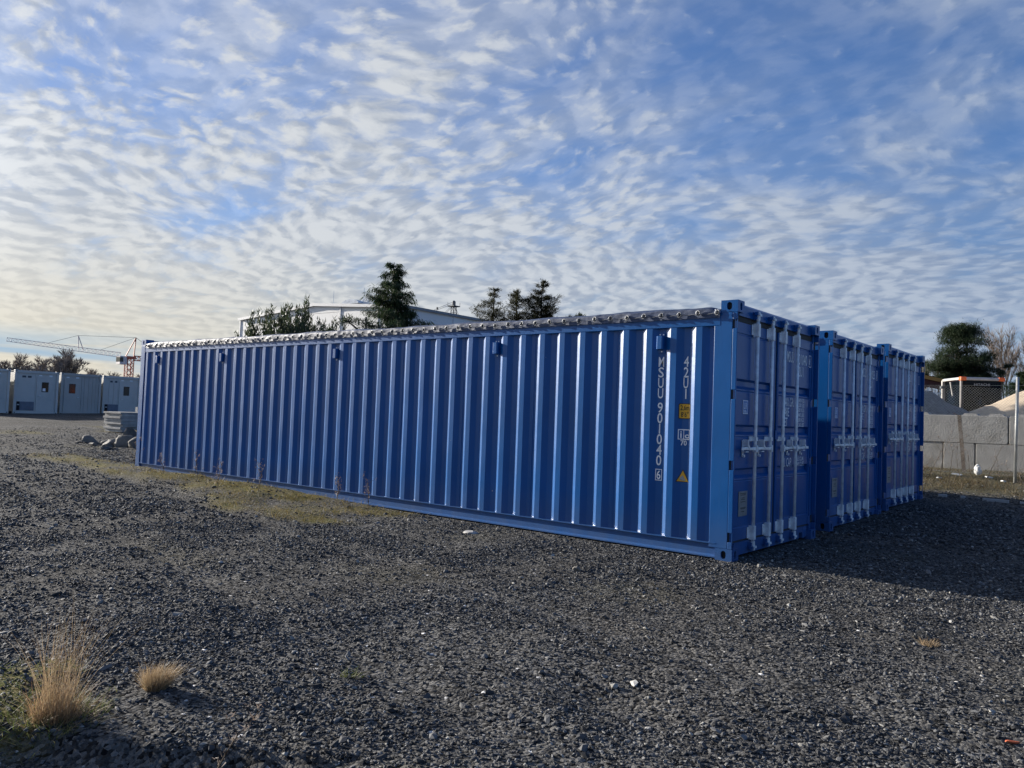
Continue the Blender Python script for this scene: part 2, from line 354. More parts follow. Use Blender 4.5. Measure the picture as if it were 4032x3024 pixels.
def put_text(root, body, h, P, sx=.6, align='LEFT', m='white', spacing=1., fit=None, off=0.):
    vs, fs = text_geo(body, h, sx, align, spacing, off)
    if fit:
        x0 = min(v[0] for v in vs); x1 = max(v[0] for v in vs); k = fit/(x1-x0); vs = [((u-x0)*k, v) for u, v in vs]
    mb = MB(); mb.add([P(u, v) for u, v in vs], fs)
    me = bpy.data.meshes.new('lettering'); me.from_pydata(mb.v, [], mb.f)
    return link('lettering', me, M[m], root)
def make_container():
    t = thing('shipping_container', 'front blue open-top container, its long corrugated side with number 901040 in full view', 'container', group='blue shipping containers side by side')
    zb, zt = .165, 2.336
    # long sides
    for side in (0, 1):
        xs = [-L_+.17]
        k0 = math.floor((-L_+.17-X0)/PIT)
        for k in range(k0, 4):
            for u in (0, .071, .141, .212):
                x = X0+k*PIT+u
                if -L_+.172 < x < -.242: xs.append(x)
        xs.append(-.24)
        # the pressed sheet is not quite true: shallow waves and dents between its welded edges
        mb = MB(); n = len(xs); vs = []; zs = [zb-.002, .30, .55, .85, 1.15, 1.45, 1.75, 2.0, 2.2, zt+.002]; m_ = len(zs)
        for x in xs:
            for z in zs:
                e = min(1, (z-zb+.002)/.3, (zt+.002-z)/.3); d = corr(x)+.0035*e*float(vnoise(x*1.1+side*9, z*1.6)+.8*vnoise(x*3.1, z*2.3)); vs.append((x, d if side == 0 else W_-d, z))
        mb.add(vs, [(m_*i+j, m_*(i+1)+j, m_*(i+1)+j+1, m_*i+j+1) for i in range(n-1) for j in range(m_-1)])
        for k in range(k0+2, 3, 4):      # welded seams between the pressed sheets
            x = X0+k*PIT-.03; yy = .0345 if side == 0 else W_-.0345
            mb.box(x, x+.010, min(yy, yy+.004), max(yy, yy+.004), zb, zt)
        mb.build('side_panel', M['blue'], t)
        s = 1 if side == 0 else -1; y0 = 0 if side == 0 else W_
        Y = lambda a, b: (min(y0+s*a, y0+s*b), max(y0+s*a, y0+s*b))
        MB().box(-L_+.178, -.178, *Y(-.001,.06), zt, 2.440).build('top_rail', M['blue'], t, bevel=.006)
        br = MB(); br.box(-L_+.178, -.178, *Y(.030,.042), .032, .160); br.box(-L_+.178, -.178, *Y(-.002,.045), .155, .166); br.box(-L_+.178, -.178, *Y(.002,.11), .018, .030)
        br.prism([(y0+s*.002,.030),(y0+s*.030,.046),(y0+s*.032,.046),(y0+s*.008,.030)], 'x', -L_+.178, -.178)
        br.build('bottom_rail', M['blue'], t)
    # corner posts and castings
    slots = (2.35, 1.646, .942, .234)
    for s, y0 in ((1, 0), (-1, W_)):
        Y = lambda a, b: (min(y0+s*a, y0+s*b), max(y0+s*a, y0+s*b))
        mb = MB(); z0, z1 = .118, H_-.118
        mb.box(-.245, -.052, *Y(.001,.075), z0, z1)
        zz = [z0]
        for z in sorted(slots): zz += [z-.046, z+.046]
        zz.append(z1)
        for i in range(0, len(zz), 2): mb.box(-.052, -.002, *Y(.001,.020), zz[i], zz[i+1])
        post = mb.build('corner_post', M['blue'], t, bevel=.005)
        for z in slots:
            MB().box(-.0515, -.050, *Y(.004,.05), z-.046, z+.046).build('lashing_slot', M['black'], post)
            MB().box(-.0075, -.0025, *Y(.0025,.019), z-.0455, z+.0455).build('lashing_bar', M['blue'], post)
        MB().box(-L_+.002, -L_+.155, *Y(.001,.09), z0, z1).build('corner_post', M['blue'], t, bevel=.005)
        for sx, cx in ((1, 0), (-1, -L_)):
            casting(t, cx, y0, 0, sx, -s); casting(t, cx, y0, H_-.118, sx, -s)
    # far end wall
    mb = MB(); vs = []; ys = []
    y = .10
    while y < W_-.10: ys += [(y,0),(y+.07,0),(y+.10,.036),(y+.17,.036)]; y += .2
    ys = [q for q in ys if q[0] < W_-.09]
    for y, d in ys: vs += [(-L_+.012+d,y,.15),(-L_+.012+d,y,2.46)]
    mb.add(vs, [(2*i,2*i+2,2*i+3,2*i+1) for i in range(len(ys)-1)])
    mb.build('end_panel', M['blue'], t)
    MB().box(-L_+.004, -L_+.10, .163, W_-.163, 2.46, 2.58).build('end_header', M['blue'], t)
    MB().box(-L_+.004, -L_+.10, .163, W_-.163, .02, .15).build('end_sill', M['blue'], t)
    MB().box(-L_+.15, -.16, .11, W_-.11, .10, .14).build('floor', M['rubber'], t)
    # door end: all of it stands inside the face of the castings
    keep = set(o.name for o in t.children)
    MB().prism([(-.012,2.455),(-.012,2.560),(-.045,2.585),(-.12,2.585),(-.12,2.455)], 'y', .163, W_-.163).build('door_header', M['blue'], t)
    sill = MB(); sill.box(-.11, -.012, .163, 2.02, .030, .158); sill.box(-.11, -.012, 2.14, W_-.163, .030, .158); sill.box(-.11, -.014, 2.02, 2.14, .095, .158)
    sill.build('door_sill', M['blue'], t)
    ga = MB(); ga.box(-.07, -.028, .06, W_-.06, 2.395, 2.4545); ga.box(-.07, -.030, .06, W_-.06, .1585, .176); ga.box(-.07, -.036, 1.192, 1.248, .176, 2.395)
    ga.box(-.075, -.065, .06, .085, .176, 2.395); ga.box(-.075, -.065, 2.355, W_-.06, .176, 2.395)
    ga.build('door_gasket', M['rubber'], t)
    def leaf(ya, yb):
        zA, zB = .178, 2.393; mb = MB(); e = .055
        x1 = -.022
        mb.box(-.07, x1, ya, ya+e, zA, zB); mb.box(-.07, x1, yb-e, yb, zA, zB)
        prof = [(zA,0),(.300,0),(.306,.006),(.318,.006),(.324,.003)]
        for c in (.845, 1.290, 1.757): prof += [(c-.075,.003),(c-.068,.007),(c-.058,.003),(c-.045,.004),(c-.012,.040),(c+.038,.040),(c+.060,.003)]
        prof += [(2.262,.003),(2.268,.008),(2.280,.008),(2.286,0),(zB,0)]
        vs = []
        for z, d in prof: vs += [(x1-.002-d,ya+e,z),(x1-.002-d,yb-e,z)]
        mb.add(vs, [(2*i,2*i+1,2*i+3,2*i+2) for i in range(len(prof)-1)])
        return mb.build('door', M['blue'], t)
    leaf(.08, 1.190); leaf(1.250, 2.358)
    MB().box(-.022, -.010, 1.205, 1.290, 1.20, 1.30).build('overlap_plate', M['blue'], t)
    for s, y0 in ((1, 0), (-1, W_)):
        for z in (2.325, 1.63, .92, .22):
            MB().box(-.05, -.012, min(y0+s*.020, y0+s*.105), max(y0+s*.020, y0+s*.105), z-.05, z+.05).build('hinge', M['blue'], t, bevel=.006)
    # locking bars
    for i, (y, d) in enumerate(((.575,-1),(.985,-1),(1.350,1),(1.765,1))):
        rod = MB().tube((.018,y,.15), (.018,y,2.455), .0185, n=12).build('locking_bar', M['galv'], t, smooth=True)
        for z0, z1 in ((.16,.305),(2.275,2.415)):
            g = MB(); g.box(-.022, .040, y-.027, y+.027, z0, z1); g.box(-.022, -.014, y-.070, y+.036, z0+.015, z1-.015)
            for zz in (z0+.035, z1-.035): g.tube((-.015,y-.052,zz), (-.004,y-.052,zz), .009, n=6)
            g.build('bar_guide', M['galv'], rod, bevel=.006)
        g = MB(); g.box(-.022, .038, y-.024, y+.024, 1.185, 1.225); g.box(-.022, -.014, y-.075, y+.024, 1.18, 1.23); g.build('bar_bracket', M['galv'], rod)
        for z, q in ((.10,-1),(2.49,1)):
            k = MB(); k.tube((.018,y,z-.045), (.018,y,z+.045), .024, n=10); k.box(.0, .045, y-.012, y+.040, z-.012+q*.014, z+.012+q*.014); k.box(.02, .05, y-.034, y-.012, z+q*.02-.012, z+q*.02+.012)
            k.build('locking_cam', M['galv'], rod)
            k = MB(); k.box(-.012, .030, y-.060, y-.046, z-.035, z+.035); k.box(-.012, .030, y+.046, y+.060, z-.035, z+.035); k.box(-.012, -.004, y-.062, y+.062, z-.04, z+.04); k.box(.012, .046, y-.075, y-.048, z+q*.02-.015, z+q*.02+.02)
            k.build('cam_keeper', M['blue'], rod)
        h = MB(); y2 = y+d*.375
        h.box(.0, .046, y-.018, y+.018, 1.065, 1.140)
        h.prism([(y+d*.015,1.085),(y+d*.15,1.090),(y2-d*.10,1.094),(y2,1.090),(y2,1.120),(y2-d*.10,1.124),(y+d*.15,1.118),(y+d*.015,1.122)], 'x', .028, .040)
        h.build('handle', M['galv'], rod, bevel=.004)
        yc = y+d*.235
        c = MB(); c.box(-.020, -.012, yc-.015, yc+.015, 1.025, 1.19); c.prism([(yc-.010,1.20),(yc+.012,1.20),(yc+.016,1.15),(yc+.05,1.118),(yc+.045,1.100),(yc+.0,1.130)], 'x', -.01, .045)
        c.box(-.012, .036, yc-.034, yc+.034, 1.070, 1.080); c.tube((-.012,yc,1.03), (.006,yc,1.03), .014, n=8); c.tube((-.012,yc,1.185), (.006,yc,1.185), .014, n=8)
        c.build('handle_catch', M['galv'], rod)
    # plates and stickers on the left door
    MB().box(-.0245, -.0205, .282, .500, .415, .668).build('approval_plate', M['plate'], t)
    pr = MB()
    for k, (z, w) in enumerate(((.645,.15),(.63,.13),(.60,.07),(.585,.09),(.560,.12),(.50,.14),(.49,.11),(.46,.08))): pr.box(-.0204, -.0199, .391-w/2, .391+w/2, z-.003, z+.003)
    pr.build('plate_print', M['ink'], t)
    MB().box(-.0245, -.0225, .335, .462, 1.462, 1.602).build('class_sticker', M['white'], t)
    MB().box(-.0225, -.0220, .343, .454, 1.470, 1.594).build('sticker_field', M['labelblue'], t)
    P = lambda y, z: (lambda u, v: (-.0214, y+u, z+v))
    put_text(t, 'LR', .062, P(.362,1.515), .75, fit=.075)
    for k in range(3): MB().box(-.0218, -.0212, .350, .432-.01*k, 1.478+.009*k, 1.482+.009*k).build('sticker_line', M['white'], t)
    D = lambda y, z: (lambda u, v: (-.0232, y+u, z+v))
    put_text(t, 'MSUU', .125, D(1.545,2.09), fit=.212, off=.0012)
    put_text(t, 'CU. CAP.', .100, D(1.43,.888), fit=.33, off=.001); put_text(t, '66.5 CU.M.', .048, D(1.905,.948), fit=.25, off=.0006); put_text(t, '2,349 CU.FT.', .048, D(1.885,.886), fit=.285, off=.0006)
    for z, w, s in ((1.580,.345,'MAX.GR.'),(1.465,.20,'TARE'),(1.350,.15,'NET')): put_text(t, s, .100, D(1.445,z), fit=w, off=.001)
    for k, s in enumerate(('30,480 KGS','67,200 LBS','3,600 KGS','7,940 LBS','26,880 KGS','59,260 LBS')): put_text(t, s, .045, D(1.885,1.640-.058*k), fit=.25, off=.0006)
    put_text(t, '42U1', .115, D(1.865,1.945), fit=.215, off=.0012)
    # container number on the right door (own to each container)
    n = put_text(t, '901040', .125, D(1.865,2.085), fit=.335, off=.0012); n.name = 'door_number'
    n = put_text(t, '6', .095, D(2.281,2.10), fit=.05, off=.0012); n.name = 'check_digit'
    fr = MB(); y0, y1, z0, z1 = 2.262, 2.342, 2.075, 2.220
    for a in ((y0,y1,z0,z0+.008),(y0,y1,z1-.008,z1),(y0,y0+.008,z0+.008,z1-.008),(y1-.008,y1,z0+.008,z1-.008)): fr.box(-.0215, -.0205, *a)
    fr.build('check_digit_frame', M['white'], t)
    for o in t.children:
        if o.name not in keep: o.location.x -= .043
    return t
def dress_side(t):
    """everything only the front container shows: side lettering, labels, ventilators"""
    S = lambda x, z: (lambda u, v: (x+u, corr(x+u)-.0035, z+v))
    for k, ch in enumerate('MSUU'): 
        put_text(t, ch, .104, S(-.884,1.932-.1113*k), fit=.064, off=.0015)
    for k, ch in enumerate('901040'):
        put_text(t, ch, .104, S(-.882+(.024 if ch == '1' else 0),1.447-.1113*k), fit=.014 if ch == '1' else .062, off=.0015)
    put_text(t, '6', .088, S(-.872,.746), fit=.048, off=.0015)
    fr = MB(); x0, x1, z0, z1 = -.886, -.808, .730, .850; y = .0345
    for a in ((x0,x1,z0,z0+.007),(x0,x1,z1-.007,z1),(x0,x0+.007,z0+.007,z1-.007),(x1-.007,x1,z0+.007,z1-.007)): fr.box(a[0], a[1], y-.001, y, a[2], a[3])
    fr.build('check_digit_frame', M['white'], t)
    for k, ch in enumerate('42U1'): put_text(t, ch, .104, S(-.589+(.024 if ch == '1' else 0),1.930-.1113*k), fit=.014 if ch == '1' else .056, off=.0015)
    def wrap(x0, x1, z0, z1, d, m, name, par, rad=.012):
        """rounded label bent over the corrugation"""
        xs = sorted(set([x0+(x1-x0)*i/14 for i in range(15)]+[q for q in (X0+PIT-.0755, X0+PIT) if x0 < q < x1])); mb = MB(); vs = []
        for x in xs:
            e = min(x-x0, x1-x); c = rad-math.sqrt(max(0, rad*rad-(rad-e)**2)) if e < rad else 0
            vs += [(x,corr(x)-d,z0+c),(x,corr(x)-d,z1-c)]
        mb.add(vs, [(2*i,2*i+2,2*i+3,2*i+1) for i in range(len(xs)-1)])
        return mb.build(name, M[m], par)
    lb = wrap(-.628, -.498, 1.386, 1.548, .0030, 'ink', 'height_label', t)
    wrap(-.620, -.506, 1.394, 1.540, .0040, 'yellow', 'label_face', lb, .008)
    B = lambda x, z: (lambda u, v: (x+u, corr(x+u)-.0055, z+v))
    put_text(lb, '2,6m', .050, B(-.611,1.478), fit=.098, m='ink', off=.001); put_text(lb, '8\u20326\u2033', .050, B(-.604,1.408), fit=.085, m='ink', off=.001)
    fr = MB()
    x0, x1, z0, z1 = -.628, -.500, 1.172, 1.280
    ic = wrap(x0, x1, z0, z1, .0030, 'white', 'rail_code_mark', t, .001)
    wrap(x0+.010, -.573, z0+.010, z1-.010, .0042, 'blue', 'mark_field', ic, .001); wrap(-.565, x1-.008, z0+.010, z1-.010, .0042, 'blue', 'mark_field', ic, .001)
    put_text(ic, 'i', .072, B(-.606,1.190), fit=.016, off=.0015); put_text(ic, 'c', .054, B(-.556,1.190), fit=.042, off=.0015)
    put_text(t, '70', .050, S(-.602,1.114), fit=.070, off=.0012)
    def tri(cx, z0, w, h, d, m, name, par):
        mb = MB(); vs = []; n = 12
        for i in range(n+1):
            x = cx-w/2+w*i/n; top = z0+h*(1-abs(i/n-.5)*2)+.002; vs += [(x,corr(x)-d,z0),(x,corr(x)-d,top)]
        mb.add(vs, [(2*i,2*i+2,2*i+3,2*i+1) for i in range(n)]); return mb.build(name, M[m], par)
    tr = tri(-.566, .736, .146, .130, .0030, 'ink', 'warning_triangle', t)
    tri(-.566, .742, .122, .110, .0042, 'yellow', 'triangle_face', tr)
    mb = MB(); pts = [(-.594,.752),(-.540,.750),(-.533,.768),(-.548,.776),(-.556,.792),(-.570,.806),(-.582,.792),(-.596,.784),(-.600,.766)]
    mb.add([(x,corr(x)-.0060,z) for x, z in pts], [tuple(range(len(pts)))]); mb.build('peeled_patch', M['plate'], tr)
    # ventilators
    for xk in (-11.781, -9.458, -6.259, -3.124, -.853):
        k = round((xk-X0+.0375)/PIT); x = X0+k*PIT-.038
        if xk == -.853: x = -.850
        mb = MB(); mb.box(x-.042, x+.036, .0310, .0362, 2.075, 2.290); mb.prism([(x-.042,.031),(x+.036,.031),(x+.036,-.012),(x+.024,-.024),(x-.030,-.024),(x-.042,-.012)], 'z', 2.115, 2.255)
        v = mb.build('ventilator', M['blue'], t, bevel=.003)
        for dx, z in ((-.022,2.272),(.018,2.272),(0,2.092)): MB().tube((x+dx,.032,z), (x+dx,.027,z), .008, n=6).build('bolt', M['galv'], v)
def make_tarp(t):
    nx, ny = 900, 26; xs = np.linspace(-L_+.215, -.185, nx)
    prof = []      # (y, z, skirt weight) across the roof from the near hem to the far hem
    for a in np.linspace(0, 1, 8): prof.append((-.010+.004*a, 2.418+.100*a, 1))
    for a in np.linspace(0, 1, 5)[1:]: prof.append((-.006+.045*math.sin(a*1.57), 2.518+.022*(1-math.cos(a*1.57)), .6))
    for a in np.linspace(0, 1, 9)[1:]: prof.append((.039+(W_-.078)*a, 2.540+.055*math.sin(a*math.pi), 0))
    for y, z, w in list(reversed(prof[:12]))[1:]: prof.append((W_-y, z, w))
    prof = np.array(prof); n = len(prof)
    X = np.repeat(xs[:,None], n, 1); Y = np.repeat(prof[None,:,0], nx, 0); Z = np.repeat(prof[None,:,1], nx, 0); Wt = prof[None,:,2]
    sag = -.030*np.abs(np.sin(X*math.pi/1.15))**1.5
    Z = Z+sag*(1-Wt)*1.0
    zz = (Z-2.42)/.1
    ph = (X/.21)*2*math.pi
    wr = .5*np.sin(ph*.5+zz*1.3)+.8*vnoise(X*9+zz*2.2, zz*1.5+X*.7)+.9*vnoise(X*17-zz*3, zz*2+5)+.5*vnoise(X*33+zz*5, zz*4)
    s = np.where(Y < W_/2, -1, 1)
    Y = Y+s*(.0055*wr+.004)*np.clip(Wt, 0, 1)
    Z = Z+(.006*vnoise(X*6, Y*4)+.020*vnoise(X*1.3, Y*2)+.005*vnoise(X*14, Y*3))*(1-Wt*.2)*(zz > .3)
    endw = sstep(.12, 0, X-xs[0])+sstep(-.12, 0, X-xs[-1])
    Z = Z-endw*.06*(zz > .9)
    V = np.stack([X,Y,Z], -1).reshape(-1,3)
    i, j = np.meshgrid(np.arange(nx-1), np.arange(n-1), indexing='ij'); a = (i*n+j).ravel()
    F = np.stack([a, a+n, a+n+1, a+1], 1)
    tp = np_mesh('tarpaulin', V, F.ravel(), np.full(len(F), 4), M['tarp'], t, smooth=True)
    return tp
def rig_tarp(t):
    mb = MB(); x = -.205; k = 0; xs = []
    while x > -L_+.25: xs.append(x); x -= .21
    proto = MB().torus((0,0,0), (0,1,0), .0240, .0055, 16, 6, 1.05).build('eyelet', M['eyelet'], t, smooth=True)
    hole = MB().tube((0,.002,0), (0,.004,0), .0235, n=12).build('eyelet_hole', M['black'], proto)
    st = MB(); st.bar((0,.0,-.012), (0,-.020,-.012), .007); st.bar((0,-.020,-.016), (0,-.020,.012), .007); st.bar((0,-.020,.012), (0,0,.012), .007)
    st = st.build('rope_hook', M['rope'], proto)
    for k, x in enumerate(xs):
        o = proto
        if k: o = copy_tree(proto, t)
        o.location = (x, -.031, 2.468+.004*math.sin(k*2.1)); o.rotation_euler = (R(random.uniform(-14,6)), 0, R(random.uniform(-10,10)))
    rp = MB()
    for a, b in zip(xs[:-1], xs[1:]):
        mid = ((a+b)/2, -.034, 2.455); rp.tube((a,-.046,2.464), mid, .0035, n=5); rp.tube(mid, (b,-.046,2.464), .0035, n=5)
    rp.tube((-.205,-.046,2.464), (-.165,-.012,2.50), .0035, n=5)
    rp.build('lacing_rope', M['rope'], t)
box1 = make_container(); make_tarp(box1)
for y, z, lab, num, cd in ((3.055, .020, 'middle one of the three blue containers, its door end in shade between the other two', '901025', '8'),
                       (5.72, .100, 'rearmost blue container, the one nearest the wire fence and concrete blocks', None, None)):
    c = copy_tree(box1, skip=('door_number','check_digit')); c.location = (-.03 if y < 5 else -.02, y, z); c['label'] = lab
    D = lambda y_, z_: (lambda u, v: (-.0662, y_+u, z_+v))
    if num:
        n = put_text(c, num, .125, D(1.865,2.085), fit=.335, off=.0012); n.name = 'door_number'
        n = put_text(c, cd, .095, D(2.281,2.10), fit=.05, off=.0012); n.name = 'check_digit'
dress_side(box1); rig_tarp(box1)
# ------------------------------------------------------------ ground
CX, CY = 3.245, -7.434
def ground_material():
    mt, N, L, b = principled('gravel_ground')
    tc = N.new('ShaderNodeTexCoord'); co = tc.outputs['Object']
    def nz(s, d=5, r=.6):
        n = N.new('ShaderNodeTexNoise'); n.inputs['Scale'].default_value = s; n.inputs['Detail'].default_value = d; n.inputs['Roughness'].default_value = r; L.new(co, n.inputs['Vector']); return n.outputs['Fac']
    def rng_(x, a, b_, c=0., d=1.):
        n = N.new('ShaderNodeMapRange'); L.new(x, n.inputs[0])
        for i, v in enumerate((a,b_,c,d)): n.inputs[i+1].default_value = v
        return n.outputs[0]
    def mix(f, a, b_, mode='MIX'):
        n = N.new('ShaderNodeMix'); n.data_type = 'RGBA'; n.blend_type = mode
        if isinstance(f, float): n.inputs[0].default_value = f
        else: L.new(f, n.inputs[0])
        for s, v in ((n.inputs[6],a),(n.inputs[7],b_)):
            if isinstance(v, tuple): s.default_value = (*v,1)
            else: L.new(v, s)
        return n.outputs[2]
    def voro(s, feat='F1'):
        n = N.new('ShaderNodeTexVoronoi'); n.feature = feat; n.inputs['Scale'].default_value = s; L.new(co, n.inputs['Vector']); return n
    v = voro(48.); sep = N.new('ShaderNodeSeparateColor'); L.new(v.outputs['Color'], sep.inputs[0])
    rp = N.new('ShaderNodeValToRGB'); rp.color_ramp.interpolation = 'LINEAR'
    for p, c in ((0,(.011,.0115,.013)),(.5,(.022,.023,.026)),(.8,(.040,.041,.045)),(.93,(.080,.081,.082)),(1,(.22,.215,.205))):
        e = rp.color_ramp.elements[0] if p == 0 else (rp.color_ramp.elements[1] if p == 1 else rp.color_ramp.elements.new(p)); e.position = p; e.color = (*c,1)
    L.new(sep.outputs[0], rp.inputs[0])
    col = mix(rng_(nz(.35,6), .38, .62), rp.outputs[0], mix(1., rp.outputs[0], (.72,.70,.68), 'MULTIPLY'))
    col = mix(rng_(nz(2.6,6), .52, .72, 0., .5), col, (.020,.0205,.022))          # fines trodden in between
    at = N.new('ShaderNodeAttribute'); at.attribute_name = 'moss'
    mossc = mix(rng_(nz(9,5,.7), .38, .62), (.15,.115,.03), (.095,.100,.025)); mossc = mix(rng_(nz(26,4), .48, .68), mossc, (.24,.19,.10))
    ms = N.new('ShaderNodeMath'); ms.operation = 'MULTIPLY'; L.new(at.outputs['Fac'], ms.inputs[0]); L.new(rng_(nz(14,5,.7), .25, .5), ms.inputs[1])
    col = mix(ms.outputs[0], col, mossc)
    L.new(col, b.inputs['Base Color']); b.inputs['Roughness'].default_value = .95; b.inputs['Specular IOR Level'].default_value = .05
    h = N.new('ShaderNodeMath'); h.operation = 'MULTIPLY_ADD'; L.new(v.outputs['Distance'], h.inputs[0]); h.inputs[1].default_value = -1.3; L.new(nz(90,4), h.inputs[2])
    bp = N.new('ShaderNodeBump'); bp.inputs['Strength'].default_value = .9; bp.inputs['Distance'].default_value = .016; L.new(h.outputs[0], bp.inputs['Height'])
    b2 = N.new('ShaderNodeBump'); b2.inputs['Strength'].default_value = .8; b2.inputs['Distance'].default_value = .06; L.new(nz(7,6), b2.inputs['Height']); L.new(bp.outputs[0], b2.inputs['Normal'])
    L.new(b2.outputs[0], b.inputs['Normal'])
    return mt
def bank_w(x, y): return sstep(8.9, 10.4, np.asarray(y, float)+.5*vnoise(np.asarray(x)*1.2, np.asarray(y)*1.2))*sstep(-8, -5, np.asarray(x, float))
def make_ground():
    na = 900; rr = [0.25]
    while rr[-1] < 900: rr.append(rr[-1]*1.024+.004)
    rr = np.array(rr); nr = len(rr); an = np.linspace(0, 2*math.pi, na, endpoint=False)
    X = CX+rr[:,None]*np.cos(an)[None]; Y = CY+rr[:,None]*np.sin(an)[None]; Z = gz(X, Y)
    V = np.concatenate([np.stack([X,Y,Z], -1).reshape(-1,3), [[CX,CY,float(gz(CX,CY))]]])
    i, j = np.meshgrid(np.arange(nr-1), np.arange(na), indexing='ij'); a = (i*na+j).ravel(); b = (i*na+(j+1)%na).ravel()
    F = np.stack([a, a+na, b+na, b], 1).ravel(); cnt = np.full(len(a), 4)
    cen = np.stack([np.full(na, nr*na), np.arange(na), (np.arange(na)+1)%na], 1).ravel()
    o = np_mesh('ground', V, np.concatenate([F, cen]), np.concatenate([cnt, np.full(na, 3)]), ground_material(), smooth=True)
    moss = np.clip(strip_w(X,Y)*(.55+1.6*vnoise(X*1.7+3,Y*2.4)+.8*vnoise(X*5,Y*6)).clip(0,1)+corner_w(X,Y)*.9+bank_w(X,Y)*.45, 0, 1)
    streak = sstep(.13, .30, vnoise(X*.25+20, Y*.8))*sstep(-13, -16, X)*sstep(-36, -28, X)*.8
    streak = np.maximum(streak, sstep(.22, .36, vnoise(X*1.1+2, Y*1.1+30))*.10*sstep(14, 4, np.hypot(X,Y)))
    moss = np.clip(np.maximum(moss, streak), 0, 1)
    at = o.data.attributes.new('moss', 'FLOAT', 'POINT'); at.data.foreach_set('value', np.concatenate([moss.ravel(), [0]]).astype(np.float32))
    return tag(o, 'dark grey gravel yard with patches of yellow moss', kind='structure')
ground = make_ground()
# loose stones lying on the yard, denser and smaller than can be counted
def stone_material():
    mt, N, L, b = principled('gravel_stone')
    oi = N.new('ShaderNodeObjectInfo'); rp = N.new('ShaderNodeValToRGB'); els = rp.color_ramp.elements
    for k, (p, c) in enumerate(((0,(.023,.024,.026)),(.35,(.044,.0445,.046)),(.62,(.074,.0745,.076)),(.82,(.116,.117,.118)),(.93,(.17,.17,.17)),(.978,(.26,.25,.225)),(.994,(.34,.33,.30)),(1.,(.42,.41,.39)))):
        e = els[k] if k < 2 else els.new(p); e.position = p; e.color = (*c,1)
    L.new(oi.outputs['Random'], rp.inputs[0])
    tc = N.new('ShaderNodeTexCoord'); n = N.new('ShaderNodeTexNoise'); n.inputs['Scale'].default_value = 2.5; n.inputs['Detail'].default_value = 5; L.new(tc.outputs['Object'], n.inputs['Vector'])
    mr = N.new('ShaderNodeMapRange'); mr.inputs[3].default_value = .6; mr.inputs[4].default_value = 1.4; L.new(n.outputs['Fac'], mr.inputs[0])
    vm = N.new('ShaderNodeVectorMath'); vm.operation = 'SCALE'; L.new(rp.outputs[0], vm.inputs[0]); L.new(mr.outputs[0], vm.inputs['Scale']); L.new(vm.outputs[0], b.inputs['Base Color'])
    b.inputs['Roughness'].default_value = .75; b.inputs['Specular IOR Level'].default_value = .18
    return mt
M['stone'] = stone_material()
def rock_mesh(seed, flat=.55, sub=1, jit=.28):
    r = random.Random(seed); bm = bmesh.new(); bmesh.ops.create_icosphere(bm, subdivisions=sub, radius=1)
    pl = [(Vector((r.gauss(0,1),r.gauss(0,1),r.gauss(0,1))).normalized(), r.uniform(.45,.85)) for _ in range(7)]
    for v in bm.verts:
        v.co *= 1+r.uniform(-jit,jit)
        for nrm, d in pl:
            k = v.co.dot(nrm)
            if k > d: v.co -= nrm*(k-d)
        v.co.z *= flat
        v.co.x *= 1.25
    me = bpy.data.meshes.new('stone'); bm.to_mesh(me); bm.free(); return me
def scatter(name, P, Rt, S, protos):
    """one object whose points carry stones by geometry nodes"""
    me = bpy.data.meshes.new(name); me.vertices.add(len(P)); me.vertices.foreach_set('co', P.astype(np.float32).ravel())
    for nm, arr, ty in (('rot', Rt, 'FLOAT_VECTOR'), ('siz', S, 'FLOAT_VECTOR')):
        a = me.attributes.new(nm, ty, 'POINT'); a.data.foreach_set('vector', arr.astype(np.float32).ravel())
    o = bpy.data.objects.new(name, me); C.objects.link(o)
    col = bpy.data.collections.new(name+'_shapes')
    for p in protos: col.objects.link(p)
    ng = bpy.data.node_groups.new(name, 'GeometryNodeTree')
    ng.interface.new_socket('Geometry', in_out='INPUT', socket_type='NodeSocketGeometry'); ng.interface.new_socket('Geometry', in_out='OUTPUT', socket_type='NodeSocketGeometry')
    N, L = ng.nodes, ng.links; gi = N.new('NodeGroupInput'); go = N.new('NodeGroupOutput')
    ci = N.new('GeometryNodeCollectionInfo'); ci.inputs['Collection'].default_value = col; ci.inputs['Separate Children'].default_value = True; ci.inputs['Reset Children'].default_value = True
    ip = N.new('GeometryNodeInstanceOnPoints'); ip.inputs['Pick Instance'].default_value = True
    def attr(nm):
        n = N.new('GeometryNodeInputNamedAttribute'); n.data_type = 'FLOAT_VECTOR'; n.inputs['Name'].default_value = nm; return n.outputs['Attribute']
    er = N.new('FunctionNodeEulerToRotation'); L.new(attr('rot'), er.inputs[0]); L.new(er.outputs[0], ip.inputs['Rotation']); L.new(attr('siz'), ip.inputs['Scale'])
    L.new(gi.outputs[0], ip.inputs['Points']); L.new(ci.outputs[0], ip.inputs['Instance']); L.new(ip.outputs[0], go.inputs[0])
    md = o.modifiers.new('stones', 'NODES'); md.node_group = ng
    return o
